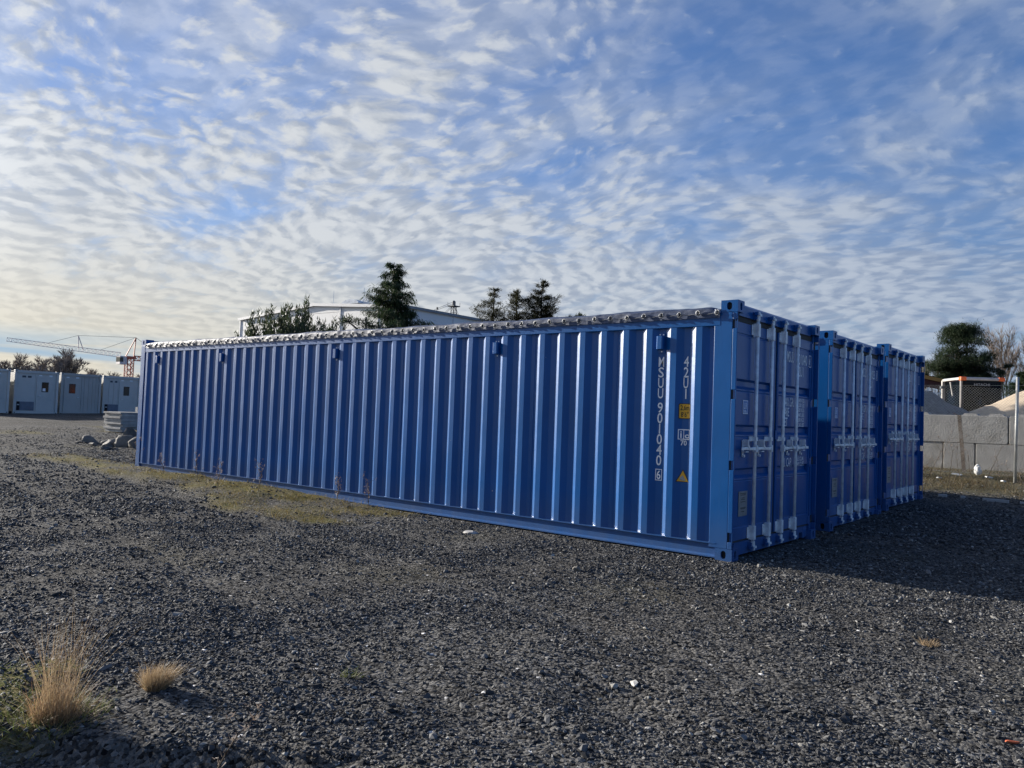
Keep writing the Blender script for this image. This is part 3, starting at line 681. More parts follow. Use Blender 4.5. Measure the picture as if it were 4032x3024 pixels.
def make_gravel():
    protos = []
    for k in range(8):
        me = rock_mesh(k, .5+.05*(k % 4)); me.materials.append(M['stone']); protos.append(bpy.data.objects.new('stone', me))
    # radial density around the place where the photographer stands
    Ps = []
    for r0, r1, dens in ((1.2,4.0,4600),(4.0,6.5,4000),(6.5,10,2600),(10,15,1300),(15,22,420),(22,40,170)):
        a0, a1 = (R(60), R(190)) if r0 < 4 else (R(78), R(180))
        n = int((r1*r1-r0*r0)/2*(a1-a0)*dens); rr = np.sqrt(rng.random(n)*(r1*r1-r0*r0)+r0*r0); aa = a0+rng.random(n)*(a1-a0)
        sc_ = np.exp(rng.normal(0, .38, n))*(.0070 if r0 < 6 else .0080 if r0 < 10 else .0115 if r0 < 15 else .014)
        Ps.append(np.stack([CX+rr*np.cos(aa), CY+rr*np.sin(aa), sc_], 1))
    P = np.concatenate(Ps); x, y, s = P.T
    big = rng.random(len(x)) < .012; s = np.where(big, s*1.8, s); s = np.clip(s, .004, .026)
    inside = (x < .03) & (x > -12.5) & (((y > -.01) & (y < 2.45)) | ((y > 3.05) & (y < 5.5)) | ((y > 5.72) & (y < 8.16)))
    clump = .62+1.3*vnoise(x*1.6, y*1.6)+.9*vnoise(x*.5+7, y*.5)
    moss = np.clip(strip_w(x,y)+corner_w(x,y)*.65+bank_w(x,y), 0, 1)
    for c0 in (-2.75, -4.35): moss = np.maximum(moss, .55*np.exp(-((.17*x+.985*y-c0+.10*vnoise(x*.7, c0))/.12)**2))
    keep = (~inside) & (rng.random(len(x)) < sstep(41, 20, np.hypot(x-CX, y-CY))) & (rng.random(len(x)) < np.clip(clump, .25, 1)*(1-.93*moss))
    x, y, s = x[keep], y[keep], s[keep]; n = len(x)
    z = gz(x, y)+s*.18
    Rt = np.stack([rng.normal(0,.35,n), rng.normal(0,.35,n), rng.random(n)*6.283], 1)
    S = s[:,None]*(1+.25*rng.normal(0,1,(n,3))).clip(.6,1.6)
    o = scatter('gravel', np.stack([x,y,z],1), Rt, S, protos); o.data.materials.append(M['stone'])
    tag(o, 'loose grey gravel stones scattered over the yard', kind='stuff'); return o
make_gravel()
# ------------------------------------------------------------ grass, moss and weeds
def blade_material(name, cols, rough=.6):
    mt, N, L, b = principled(name)
    g = N.new('ShaderNodeNewGeometry'); rp = N.new('ShaderNodeValToRGB'); els = rp.color_ramp.elements
    for k, c in enumerate(cols):
        e = els[k] if k < 2 else els.new(k/(len(cols)-1)); e.position = k/(len(cols)-1); e.color = (*c,1)
    L.new(g.outputs['Random Per Island'], rp.inputs[0]); L.new(rp.outputs[0], b.inputs['Base Color']); b.inputs['Roughness'].default_value = rough; b.inputs['Specular IOR Level'].default_value = .25
    tr = N.new('ShaderNodeBsdfTranslucent'); L.new(rp.outputs[0], tr.inputs[0]); mx = N.new('ShaderNodeMixShader'); mx.inputs[0].default_value = .3
    L.new(b.outputs[0], mx.inputs[1]); L.new(tr.outputs[0], mx.inputs[2]); L.new(mx.outputs[0], N['Material Output'].inputs[0])
    return mt
M['straw'] = blade_material('dry_straw', [(.30,.19,.10),(.38,.26,.15),(.22,.13,.07),(.43,.32,.20),(.18,.12,.06)])
M['straw2'] = blade_material('pale_straw', [(.42,.30,.18),(.50,.39,.25),(.34,.23,.13),(.44,.35,.20)])
M['moss'] = blade_material('moss_grass', [(.20,.15,.035),(.28,.21,.07),(.12,.13,.03),(.36,.28,.14),(.15,.11,.035)])
M['bank'] = blade_material('bank_straw', [(.09,.065,.03),(.14,.10,.05),(.06,.055,.02),(.20,.15,.08),(.07,.05,.025)])
M['green'] = blade_material('green_moss', [(.10,.14,.03),(.15,.18,.05),(.20,.20,.07),(.08,.11,.03),(.28,.25,.12)])
M['stalk'] = blade_material('dead_stalk', [(.10,.075,.05),(.16,.12,.08),(.07,.05,.035)])
M['seed'] = blade_material('seed_heads', [(.30,.24,.20),(.22,.16,.12),(.40,.34,.29)])
def blades(name, B, D, W, m, parent=None, seg=3, curl=None):
    """ribbons: base points B(n,3), tip vectors D(n,3), widths W(n); curl bends the tips sideways"""
    n = len(B); up = np.array([0,0,1.]); side = np.cross(D, up); side /= np.linalg.norm(side, axis=1, keepdims=True)+1e-9
    a = rng.random(n)*6.283; tw = np.stack([np.cos(a), np.sin(a), np.zeros(n)], 1); side = .5*side+.8*tw; side /= np.linalg.norm(side, axis=1, keepdims=True)+1e-9
    if curl is None: curl = np.zeros((n,3))
    V = np.zeros((n, seg*2+1, 3))
    for k in range(seg):
        t = k/seg; c = B+D*t+curl*t*t; w = W[:,None]*(1-.75*t)
        V[:,2*k] = c-side*w; V[:,2*k+1] = c+side*w
    V[:,2*seg] = B+D+curl
    o = np.arange(n)[:,None]*(seg*2+1); F = []; cnt = []
    base = []
    for k in range(seg-1): base.append([2*k,2*k+1,2*k+3,2*k+2])
    quads = (o[:,:,None]+np.array(base)[None]).reshape(-1) if base else np.zeros(0, int)
    tris = (o+np.array([[2*seg-2,2*seg-1,2*seg]])).reshape(-1)
    return np_mesh(name, V.reshape(-1,3), np.concatenate([quads, tris]), np.concatenate([np.full(n*(seg-1), 4), np.full(n, 3)]), m, parent)
def field(n, x0, x1, y0, y1, wf, hmin, hmax, lean=.6, dens=None):
    x = x0+rng.random(n)*(x1-x0); y = y0+rng.random(n)*(y1-y0); k = rng.random(n) < wf(x, y); x, y = x[k], y[k]; n = len(x)
    h = hmin+(hmax-hmin)*rng.random(n)**2; D = np.stack([rng.normal(0,lean,n)*h, rng.normal(0,lean,n)*h, h], 1)
    return np.stack([x,y,gz(x,y)-.004], 1), D, rng.normal(0,.25,(n,3))*h[:,None]*np.array([1,1,.2])
B, D, c = field(60000, -17, -4, -2.3, .35, lambda x,y: strip_w(x,y)*(.05+1.5*np.clip(vnoise(x*2.3,y*2.3)+.15,0,1)), .010, .085, 1.1)
tag(blades('mossy_grass', B, D, np.full(len(B), .0028), M['moss'], None, 2, c), 'yellow brown moss and short dead grass along the foot of the front container', kind='stuff')
B, D, c = field(26000, -2.6, .3, -7.6, -5.2, lambda x,y: corner_w(x,y)*(.3+1.2*np.clip(vnoise(x*4,y*4)+.25,0,1)), .008, .065, 1.0)
tag(blades('moss_patch', B, D, np.full(len(B), .0019), M['green'], None, 2, c), 'green and yellow moss with short grass round the tall dry tuft', kind='stuff')
B, D, c = field(60000, -7, 5, 8.6, 16.5, lambda x,y: bank_w(x,y)*(.10+1.0*np.clip(vnoise(x*1.5,y*1.5)+.2,0,1)), .02, .17, .9)
tag(blades('bank_grass', B, D, np.full(len(B), .0042), M['bank'], None, 2, c), 'brown dead grass on the bank before the concrete block wall', kind='stuff')
def tuft(name, x, y, label, parts, group=None):
    """parts: list of (name, n, radius, hmin, hmax, lean, width, material, bias)"""
    t = thing(name, label, 'grass tuft', G(x,y), 0, group)
    for nm, n, rad, h0, h1, lean, w, m, bias in parts:
        a = rng.random(n)*6.283; r = rad*np.sqrt(rng.random(n)); h = h0+(h1-h0)*rng.random(n)**1.3
        bx, by = r*np.cos(a), r*np.sin(a)*.9
        B = np.stack([bx, by, gz(x+bx, y+by)-gz(x,y)-.006], 1)
        D = np.stack([(bx/rad*.6+rng.normal(0,.35,n)+bias[0])*lean*h, (by/rad*.6+rng.normal(0,.35,n)+bias[1])*lean*h, h], 1)
        cu = np.stack([rng.normal(0,.22,n)*h+bias[0]*h*.3, rng.normal(0,.22,n)*h+bias[1]*h*.3, -rng.random(n)*h*.25*lean], 1)
        tag(blades(nm, B, D, np.full(n, w)*(.6+.8*rng.random(n)), M[m], t, 4, cu), kind='stuff')
    return t
tuft('grass_tuft', -.69, -5.87, 'tall wispy dry grass tuft on the moss at the left front', [
    ('grass_blades', 620, .11, .03, .20, .70, .0013, 'straw', (.16,.10)), ('grass_stalks', 260, .065, .18, .58, .20, .0009, 'straw2', (.16,.12)), ('bent_blades', 220, .17, .02, .10, 1.5, .0014, 'straw2', (.5,.2)),
    ('green_blades', 600, .22, .02, .08, 1.3, .0017, 'green', (.0,.0))])
tuft('grass_tuft', -.73, -5.38, 'small round straw coloured grass tuft alone on the gravel', [('grass_blades', 2100, .055, .04, .150, .70, .0010, 'straw2', (.22,.15))])
tuft('grass_tuft', 2.08, -1.64, 'tiny yellow grass tuft on gravel in front of the shaded door ends', [('grass_blades', 160, .05, .015, .06, .9, .0016, 'straw2', (0,0))])
tuft('grass_tuft', -.19, -4.56, 'small green weed tuft on the gravel in the foreground', [('grass_blades', 90, .06, .01, .06, 1.4, .0022, 'green', (.3,.1))])
def weed(x, y, h, label, group, lean=(0,0), head=True, seed=0, cat='weed', dense=1.0):
    r = random.Random(seed); t = thing('dead_weed', label, cat, G(x,y), 0, group)
    st = MB(); pts = []
    p = Vector((0,0,-.01)); d = Vector((lean[0], lean[1], 1)).normalized(); n = 7
    for k in range(n):
        q = p+d*h/n; rad = .0050*(1-k/(n+1))*(1+h*.5); st.tube(p, q, rad, rad*.85, 4, False); pts.append(q); p = q
        d = (d+Vector((r.gauss(0,.10), r.gauss(0,.10), 0))).normalized()
    for k in range(1, n):
        for _ in range(int(2*dense)):
            b = pts[k]; e = b+Vector((r.gauss(0,.5), r.gauss(0,.5), r.uniform(.3,1.0))).normalized()*h*r.uniform(.10,.30); st.tube(b, e, .0026, .0016, 3, False); pts.append(e)
    st.build('stem', M['stalk'], t)
    if head:
        P = np.array([list(pts[r.randrange(2,len(pts))]) for _ in range(int(110*dense))])+rng.normal(0,.012,(int(110*dense),3)); nn = len(P)
        tag(blades('seed_head', P, rng.normal(0,.012,(nn,3))+np.array([0,0,.008]), np.full(nn,.0052), M['seed'], t, 1), kind='stuff')
    return t
wg = 'dead weeds along the foot of the front container'
for k, (x, y, h, lx, ly, lab) in enumerate((
    (-5.05,-.32,.44,.12,.0,'dead brown weed by the front container, the one nearest the camera'), (-5.75,-.30,.36,-.1,.1,'feathery dead weed second nearest the camera along the front container'),
    (-7.5,-.42,.52,.30,-.1,'leaning dead weed before the middle of the front container'), (-8.1,-.75,.40,.05,-.1,'branched dead weed standing out on the moss strip'),
    (-9.6,-.25,.46,-.35,0,'dead weed leaning left against the front container'), (-10.6,-.35,.34,.3,-.1,'low dead weed at the far part of the moss strip'),
    (-11.9,-.30,.62,.55,0,'long thin dead stem slanting before the far end of the front container'))):
    weed(x, y, h, lab, wg, (lx,ly), True, k, dense=1.6 if k in (1,3) else 1.0)
weed(.22, -5.62, .30, 'thin dead stalk with seeds leaning right in the bottom foreground', None, (.30,.35), True, 31, dense=.6)
weed(.34, -5.66, .20, 'short bare stalk beside the seeded one in the bottom foreground', None, (.75,.5), False, 32, dense=.3)
bw = 'tall dead weeds before the concrete block wall'
for k in range(34):
    x = -5.0+8.0*((k*.618) % 1); y = 10.2+4.8*((k*.377) % 1)
    weed(x, y, random.uniform(.45,1.05), 'tall dead weed stalk on the bank before the concrete wall', bw, (random.gauss(0,.16),0), True, 50+k, dense=.8)
for k, (x, y, h) in enumerate(((-.75,9.6,1.15),(-.35,9.8,1.0),(-.9,9.9,.95))):
    weed(x, y, h, ('tallest dead weed leaning out beside the rear container corner','dead weed right of the tallest one by the rear container corner','dead weed close behind the tallest one by the rear container corner')[k], 'weeds beside the rear container', (.28,0), True, 90+k)
def boulder_mesh(seed):
    r = random.Random(seed); bm = bmesh.new(); bmesh.ops.create_icosphere(bm, subdivisions=3, radius=1)
    pl = [(Vector((r.gauss(0,1),r.gauss(0,1),r.gauss(0,1))).normalized(), r.uniform(.45,.8)) for _ in range(9)]
    for v in bm.verts:
        c = v.co.copy()
        for nrm, d in pl:
            k = v.co.dot(nrm)
            if k > d: v.co -= nrm*(k-d)*.96
        v.co *= 1+.45*float(vnoise(c.x*1.7+seed, c.y*1.7+c.z*1.3))+.20*float(vnoise(c.x*5+seed, c.y*5-c.z*4))
    me = bpy.data.meshes.new('stone'); bm.to_mesh(me); bm.free(); return me
def one_stone(name, x, y, s, label, m, cat='stone', seed=1, group=None, sub=2, dz=.0, rz=0.):
    me = boulder_mesh(seed) if sub > 2 else rock_mesh(seed, 1.0, sub, .10); o = link(name, me, m, smooth=sub > 2); o.scale = s; o.location = G(x,y,dz); o.rotation_euler = (0,0,rz); return tag(o, label, cat, group)
M['palestone'] = mat('pale_stone', (.42,.41,.39), .8, var=.15, scale=9, bump=.4, bscale=6)
M['greystone'] = mat('grey_field_stone', (.15,.14,.125), .85, var=.35, scale=1.6, bump=.6, bscale=4, dirt=(.11,.10,.075), dscale=1.2, rnd=.25)
M['brick'] = mat('orange_brick', (.45,.10,.035), .8, var=.2, scale=12)
one_stone('flat_stone', -2.85, -.66, (.11,.075,.022), 'pale flat stone lying on the gravel before the front container', M['palestone'], seed=5, dz=.012)
one_stone('dark_stone', -.85, -1.42, (.045,.035,.035), 'dark pointed stone on the gravel in the middle of the yard', M['greystone'], seed=6, dz=.012)
one_stone('brick_chip', 2.73, -3.14, (.028,.014,.010), 'orange brick chip on the gravel at the right front', M['brick'], 'brick chip', 8, dz=.008, rz=.6)
sg = 'field stones heaped by the container end'
heap_spots = [(-21.3,2.85,.40,.30,.30,'leftmost grey field stone, large and dark, at the end of the heap'),(-20.6,3.05,.30,.26,.24,'squat field stone right of the leftmost dark stone'),(-20.0,2.85,.34,.30,.34,'tall rounded field stone in the middle of the heap'),
    (-19.45,3.0,.38,.34,.40,'biggest pale field stone near the container end'),(-18.85,3.05,.36,.32,.34,'rounded field stone at the right end of the heap'),(-19.2,2.35,.24,.20,.16,'low pale field stone in front of the heap'),
    (-18.7,2.2,.20,.18,.13,'small field stone lying foremost before the heap'),(-20.5,2.6,.18,.15,.13,'small stone leaning on the front of the dark stones'),(-19.8,3.3,.34,.30,.62,'high stone showing behind the middle of the heap'),(-21.9,2.75,.18,.10,.06,'thin flat stone sticking out left of the heap')]
for k, (x, y, a, b, c, lab) in enumerate(heap_spots): one_stone('field_stone', x, y, (a*.85,b*.85,c*.60), lab, M['greystone'], 'stone', 20+k, sg, 3, dz=c*.26, rz=k*1.3)
# ------------------------------------------------------------ yard behind on the left: puddles, boards, cabins, crane, bare trees
M['water'] = mat('puddle_water', (.02,.02,.02), .08, var=.1, spec=.6)
M['cabin'] = mat('pale_grey_cabin_paint', (.57,.56,.52), .5, var=.06, scale=1.5, dirt=(.46,.46,.43), dscale=.8, dlo=.52, dhi=.8)
M['cabin2'] = mat('beige_grey_cabin_paint', (.47,.455,.42), .55, var=.06, scale=1.5, dirt=(.40,.38,.34), dscale=.8, dlo=.5, dhi=.8)
M['darkglass'] = mat('dark_glass', (.012,.014,.016), .08, var=.1)
M['grille'] = mat('blue_grey_grille', (.16,.19,.24), .5)
M['board'] = mat('weathered_board', (.36,.35,.33), .75, var=.25, scale=4, bump=.3, bscale=30, rnd=.15)
M['concrete'] = mat('grey_concrete', (.30,.29,.27), .88, var=.18, scale=2.2, bump=.5, bscale=26, dirt=(.19,.18,.155), dscale=1.6, dlo=.50, dhi=.75, rnd=.06)
M['bark'] = mat('dark_bark', (.060,.048,.038), .9, var=.3, scale=6, bump=.5, bscale=12)
M['twig'] = mat('hazed_twigs', (.25,.21,.18), .9, var=.3, scale=.6)  # twig colour lightened to paint in the haze over the far row
M['twig2'] = mat('brown_twigs', (.13,.10,.08), .9, var=.3, scale=.6)
M['craneR'] = mat('red_crane_paint', (.42,.10,.06), .6)
M['craneW'] = mat('pale_crane_paint', (.62,.56,.55), .6)
M['steel'] = mat('dark_steel', (.07,.085,.10), .6)
def puddle(pts, label):
    mb = MB(); n = len(pts)
    cx = sum(p[0] for p in pts)/n; cy = sum(p[1] for p in pts)/n; ring = []
    for k in range(48):
        t = 2*math.pi*k/48; ring.append((cx+(pts[1][0]-cx)*math.cos(t)*(1+.5*vnoise(k*.5, cx))+(pts[0][0]-cx)*math.sin(t), cy+(pts[1][1]-cy)*math.cos(t)+(pts[0][1]-cy)*math.sin(t)*(1+.5*vnoise(k*.5+9, cy))))
    zmax = max(max(float(gz(x, y)) for x, y in ring), max(float(gz(cx+(x-cx)*.5, cy+(y-cy)*.5)) for x, y in ring))+.02; ring = [(x, y, zmax) for x, y in ring]
    mb.add(ring, [tuple(range(48))]); return tag(mb.build('puddle', M['water']), label, kind='structure')
for k, (x, y, a, b) in enumerate(((-36.0,5.0,.55,3.0),(-33.6,8.4,.5,1.9),(-31.5,9.2,.4,1.2),(-30.9,7.4,.3,1.4),(-33.0,5.6,.25,1.3),(-28.0,5.0,.22,.9))):
    puddle([(x+a,y),(x,y+b)], 'shallow rain puddle reflecting the sky before the cabins')
bt = thing('board_stack', 'stack of weathered pale boards lying behind the far end of the front container', 'board stack', G(-27.3,7.3), R(95))
for k in range(3): MB().box(-1.2+1.1*k, -1.06+1.1*k, -.60, .60, 0, .10).build('bearer', M['board'], bt)
z = .103
for k in range(8):
    h = random.uniform(.055,.085); a, b = random.uniform(-.05,.05), random.uniform(-.04,.04); MB().box(-1.25+a, 1.25+a+b, -.6+b, .6+b, z, z+h).build('board', M['board'], bt, bevel=.006); z += h+.006
MB().box(-.35, -.20, -.1, .06, z, z+.20).build('post_stub', M['board'], bt)
# cabins: ship-container shaped site cabins, door ends to the yard
def cabin(y, dx, label, mtl, door_y, grille, vert_ribs, note=False):
    gz0 = .40; t = thing('site_cabin', label, 'site cabin', (-49.3+dx, y, gz0), 0, 'site cabins in a row')
    w, h, l = 2.438, 2.60, 6.06
    MB().box(-l, -.075, .05, w-.05, .10, h-.06).build('cabin_shell', M[mtl], t)
    for yy in (0, w-.13): MB().box(-.14, 0, yy, yy+.13, .118, h-.118).build('corner_post', M[mtl], t, bevel=.01)
    for yy in (0, w-.162):
        for z in (0, h-.118):
            c = MB().box(-.178, .006, yy-.003, yy+.165, z, z+.118).build('corner_casting', M[mtl], t, bevel=.008)
            MB().tube((.0055,yy+.081,z+.059), (.0085,yy+.081,z+.059), .034, n=10).build('hole', M['black'], c)
    MB().box(-.10, -.004, .165, w-.165, h-.16, h-.01).build('top_rail', M[mtl], t); MB().box(-.10, -.004, .165, w-.165, .01, .15).build('bottom_rail', M[mtl], t)
    f = MB()
    for a in (door_y-.07, door_y+.86): f.box(-.076, -.030, a, a+.07, .15, 2.16)
    f.box(-.076, -.030, door_y-.07, door_y+.93, 2.16, 2.25); fr = f.build('door_frame', M[mtl], t)
    d = MB().box(-.07, -.036, door_y, door_y+.86, .16, 2.155).build('door', M[mtl], t)
    MB().box(-.0355, -.030, door_y+.22, door_y+.60, 1.33, 1.93).build('window_frame', M['rubber'], d); p = MB().box(-.0305, -.026, door_y+.25, door_y+.57, 1.36, 1.90).build('pane', M['darkglass'], d)
    if note: MB().box(-.0255, -.024, door_y+.27, door_y+.43, 1.38, 1.56).build('paper_note', M['white'], d)
    hy = door_y+.05 if grille else door_y+.70
    hd = MB(); hd.box(-.036, .02, hy, hy+.03, 1.05, 1.10); hd.box(.0, .02, hy, hy+.13, 1.07, 1.095); hd.build('handle', M['galv'], d)
    for k, yy in enumerate(vert_ribs): MB().box(-.076, -.050, yy, yy+.05, .16, h-.17).build('wall_rib', M[mtl], t)
    for k in range(2):
        if grille: MB().box(-.0765, -.066, .42+.30*k, .62+.30*k, 2.16, 2.28).build('vent_cover', M['steel'], t)
    MB().box(-.0765, -.06, door_y+.05, door_y+.22, 2.29, 2.36).build('sign_plate', M['white'], t); MB().box(-.0765, -.06, door_y+.62, door_y+.80, 2.28, 2.37).build('sign_plate', M['white'], t)
    if grille:
        g = MB().box(-.0765, -.045, .36, 1.12, .19, .72).build('unit_frame', M['grille'], t)
        for k in range(11): MB().box(-.046, -.034, .37, 1.11, .205+.046*k, .232+.046*k).build('louvre', M['grille'], g)
        MB().box(-.0765, -.040, .19, .345, .19, .72).build('unit_opening', M['black'], t); MB().box(-.06, -.035, .21, .33, .50, .56).build('hose_box', M['cabin'], t)
    st = MB()
    MB().box(-l, -.2, .0, w, h-.058, h-.04).build('cabin_roof', M[mtl], t)
    return t
cabin(10.05, 0, 'pale grey cabin with vent grille and white note in its door window, second from left', 'cabin', 1.28, True, (1.14,), True)
cabin(7.28, .3, 'leftmost pale grey cabin, cut off by the picture edge', 'cabin', 1.15, True, (1.02,))
cabin(12.78, -.45, 'beige grey cabin with its door on the left and ribbed wall, third from left', 'cabin2', .28, False, (1.25,1.42,1.68,1.92,2.12))
cabin(15.46, -.75, 'pale grey cabin next to the blue container end, with ribbed wall and grille', 'cabin', 1.12, True, (.40,.70,.98))
# ------------------------------------------------------------ trees
def bare_mesh(seed, H, spread, depth, tw=5, rmin=.02, trunk=.018):
    """tapered trunk and limbs, and fine twigs, as two builders; H total height"""
    r = random.Random(seed); tr, tg = MB(), MB()
    def grow(p, d, ln, rad, lv):
        rad = max(rad, rmin)
        n = 3; q0 = p
        for k in range(n):
            q = q0+d*ln/n; r1 = rad*(1-.25*(k+1)/n); (tr if lv < 3 else tg).tube(q0, q, rad*(1-.25*k/n), r1, 6 if lv < 2 else 3, False); q0 = q
            d = (d+Vector((r.gauss(0,.10), r.gauss(0,.10), .05))).normalized()
            if lv >= 1 and lv < depth:
                for _ in range(1 if lv < 3 else 2):
                    a = (d+Vector((r.gauss(0,.5)*spread, r.gauss(0,.5)*spread, r.uniform(.0,.5)))).normalized(); grow(q, a, ln*r.uniform(.40,.65), rad*.45, lv+1)
        if lv < depth:
            for _ in range(3 if lv == 0 else 2):
                a = (d+Vector((r.gauss(0,.45)*spread, r.gauss(0,.45)*spread, .15))).normalized(); grow(q0, a, ln*r.uniform(.60,.85), rad*.68, lv+1)
        else:
            for _ in range(tw):
                a = (d+Vector((r.gauss(0,.4), r.gauss(0,.4), r.uniform(-.1,.4)))).normalized(); tg.tube(q0, q0+a*ln*r.uniform(.5,1.1), rad*.8, rad*.5, 3, False)
    grow(Vector((0,0,-.1)), Vector((0,0,1)), H*.30, H*trunk, 0)
    return tr, tg
def bare_tree(x, y, H, label, group, src=None, seed=0, spread=1., depth=4, rmin=.024, z=None, rz=0., s=1., vert=1.0, tw=10, twig='twig', trunk=.018):
    loc = (x, y, float(gz(x,y)) if z is None else z)
    if src is None:
        t = thing('bare_tree', label, 'tree', loc, rz, group); tr, tg = bare_mesh(seed, H, spread, depth, tw, rmin, trunk)
        tr.build('trunk', M['bark'], t); tag(tg.build('crown', M[twig], t), kind='stuff')
    else:
        t = copy_tree(src); t.location = loc; t.rotation_euler = (0,0,rz); t['label'] = label
    t.scale = (s,s,s*vert); return t
bg = 'bare trees behind the site cabins'
# (x, y, scale, which shape, vertical stretch, label)
row = [(-112,27,.80,0,1.0,'bare tree at the left picture edge behind the leftmost cabin'),(-113,34,.86,1,1.0,'low broad bare tree behind the second cabin from left'),(-110,41,.92,2,.95,'rounded bare tree behind the right side of the second cabin'),
    (-112,48,1.02,0,1.05,'bare tree just left of the tallest bare tree'),(-112,53,.92,1,1.1,'tallest bare tree, upright, above the beige cabin'),(-113,60,.80,2,.9,'low bare tree right of the tallest bare tree'),
    (-112,67,.84,0,.9,'bare tree between the tallest one and the crane mast'),(-112,72,.8,1,.8,'bare tree just left of the red crane mast'),
    (-116,31,.78,2,.9,'faint low bare tree behind the gap of the first two cabins'),(-117,45,.82,1,.9,'faint bare tree behind the rounded one'),(-118,71,.78,0,.9,'faint bare tree behind the crane cab')]
row += [(-114,29.5,.80,1,.9,'bare tree behind the second cabin roof, left part'),(-111,37.5,.88,0,.9,'bare tree behind the middle of the second cabin roof'),(-115,50.5,.92,2,1.,'bare tree close to the left of the tallest bare tree'),(-116,57,.84,0,.9,'bare tree close to the right of the tallest bare tree'),(-114,63.5,.80,1,.85,'low bare tree before the crane jib root')]
row = [(x, 29+(y-27)*.32, *q) for x, y, *q in row]+[(-113,46.2,.80,2,.9,'bare tree between the crane mast and the blue container end')]
srcs = []
for k, (x, y, s, v, vt, lab) in enumerate(row):
    if v == len(srcs): t = bare_tree(x, y, 7.6, lab, bg, None, 100+v, 1.5 if v != 1 else .9, 4, .012, .5, k*.9, s*1.2, vt*.85); srcs.append(t)
    else: bare_tree(x, y, 7.6, lab, bg, srcs[v], z=.5, rz=k*.9, s=s*1.2, vert=vt*.85)
M['needle'] = blade_material('dark_conifer_sprays', [(.020,.040,.018),(.030,.055,.022),(.045,.070,.026),(.016,.032,.016),(.060,.075,.030)], .7)
M['needle2'] = blade_material('brown_green_conifer', [(.040,.045,.022),(.055,.055,.026),(.030,.036,.018),(.075,.066,.032)], .7)
M['pine'] = blade_material('dark_pine_needles', [(.022,.040,.020),(.030,.050,.024),(.045,.062,.028),(.016,.030,.016)], .7)
M['leaf'] = blade_material('glossy_dark_leaves', [(.035,.055,.022),(.050,.070,.028),(.075,.090,.040),(.028,.042,.020),(.10,.11,.06)], .45)
def conifer(x, y, z0, H, Rm, label, m, group=None, seed=0, droop=.5, per=60, lean=(0,0), gap=.12, z_low=.5, cat='conifer'):
    """drooping conifer: tapered trunk, limbs, hanging sprays along every limb"""
    r = random.Random(seed); g = np.random.default_rng(seed); t = thing('conifer_tree', label, cat, (x,y,z0), 0, group)
    tr = MB(); tr.tube((0,0,-.1), (lean[0]*.5,lean[1]*.5,H*.5), H*.022, H*.013, 8); tr.tube((lean[0]*.5,lean[1]*.5,H*.5), (lean[0],lean[1],H*.99), H*.013, H*.002, 6)
    tr.build('trunk', M['bark'], t); lb = MB(); B, D, Wd, Cu = [], [], [], []
    z = z_low
    while z < H*.985:
        f = (z-z_low)/(H-z_low); rad = Rm*1.3*(1-f)**.72*(1+.25*math.sin(z*5+seed)); nb = 6 if f < .8 else 4
        c = Vector((lean[0]*z/H, lean[1]*z/H, z))
        for k in range(nb):
            if r.random() < gap: continue
            a = r.uniform(0,6.283); ln = max(.10, rad*r.uniform(.55,1.25)); tip = c+Vector((math.cos(a)*ln, math.sin(a)*ln, ln*r.uniform(-.05,.45)*(1-droop*.8)+.06))
            lb.tube(c, tip, .012+.012*(1-f), .004, 4, False); n = int(per*2.6*(.25+ln))
            tt = g.random(n)**.7*.95+.08; P = np.array(c)[None]+(np.array(tip)-np.array(c))[None]*tt[:,None]; P += g.normal(0,.05+.05*ln,(n,3))*np.array([1,1,.7])
            dv = np.array([math.cos(a),math.sin(a),0])[None]*(.05+.10*g.random((n,1)))+g.normal(0,.05,(n,3)); dv[:,2] -= droop*(.05+.16*g.random(n))-(1-droop)*.08
            B.append(P); D.append(dv); Wd.append(.010+.014*g.random(n))
        z += H*.021*r.uniform(.7,1.3)
    tag(lb.build('limbs', M['bark'], t), kind='stuff'); B = np.concatenate(B); D = np.concatenate(D); Wd = np.concatenate(Wd)
    tag(blades('crown', B, D, Wd, M[m], t, 2), kind='stuff'); return t
conifer(-22.5, 15.4, .3, 7.55, 1.9, 'tallest dark conifer with drooping branches, behind the middle of the front container', 'needle', None, 3, .75, 85, (.15,0), .10, .5)
gk = 'brownish conifers behind the containers'
conifer(-20.4, 19.6, .4, 6.75, 1.65, 'loose brownish conifer left of the close pair behind the container', 'needle2', gk, 5, .35, 60, (.2,0), .25)
conifer(-19.6, 20.6, .4, 6.85, 1.45, 'left and lower one of the close pair of brown conifers', 'needle2', gk, 8, .25, 60, (-.1,0), .18)
conifer(-18.8, 21.2, .4, 7.30, 1.7, 'right and taller one of the close pair of brown conifers', 'needle2', gk, 9, .25, 75, (.1,0), .10)
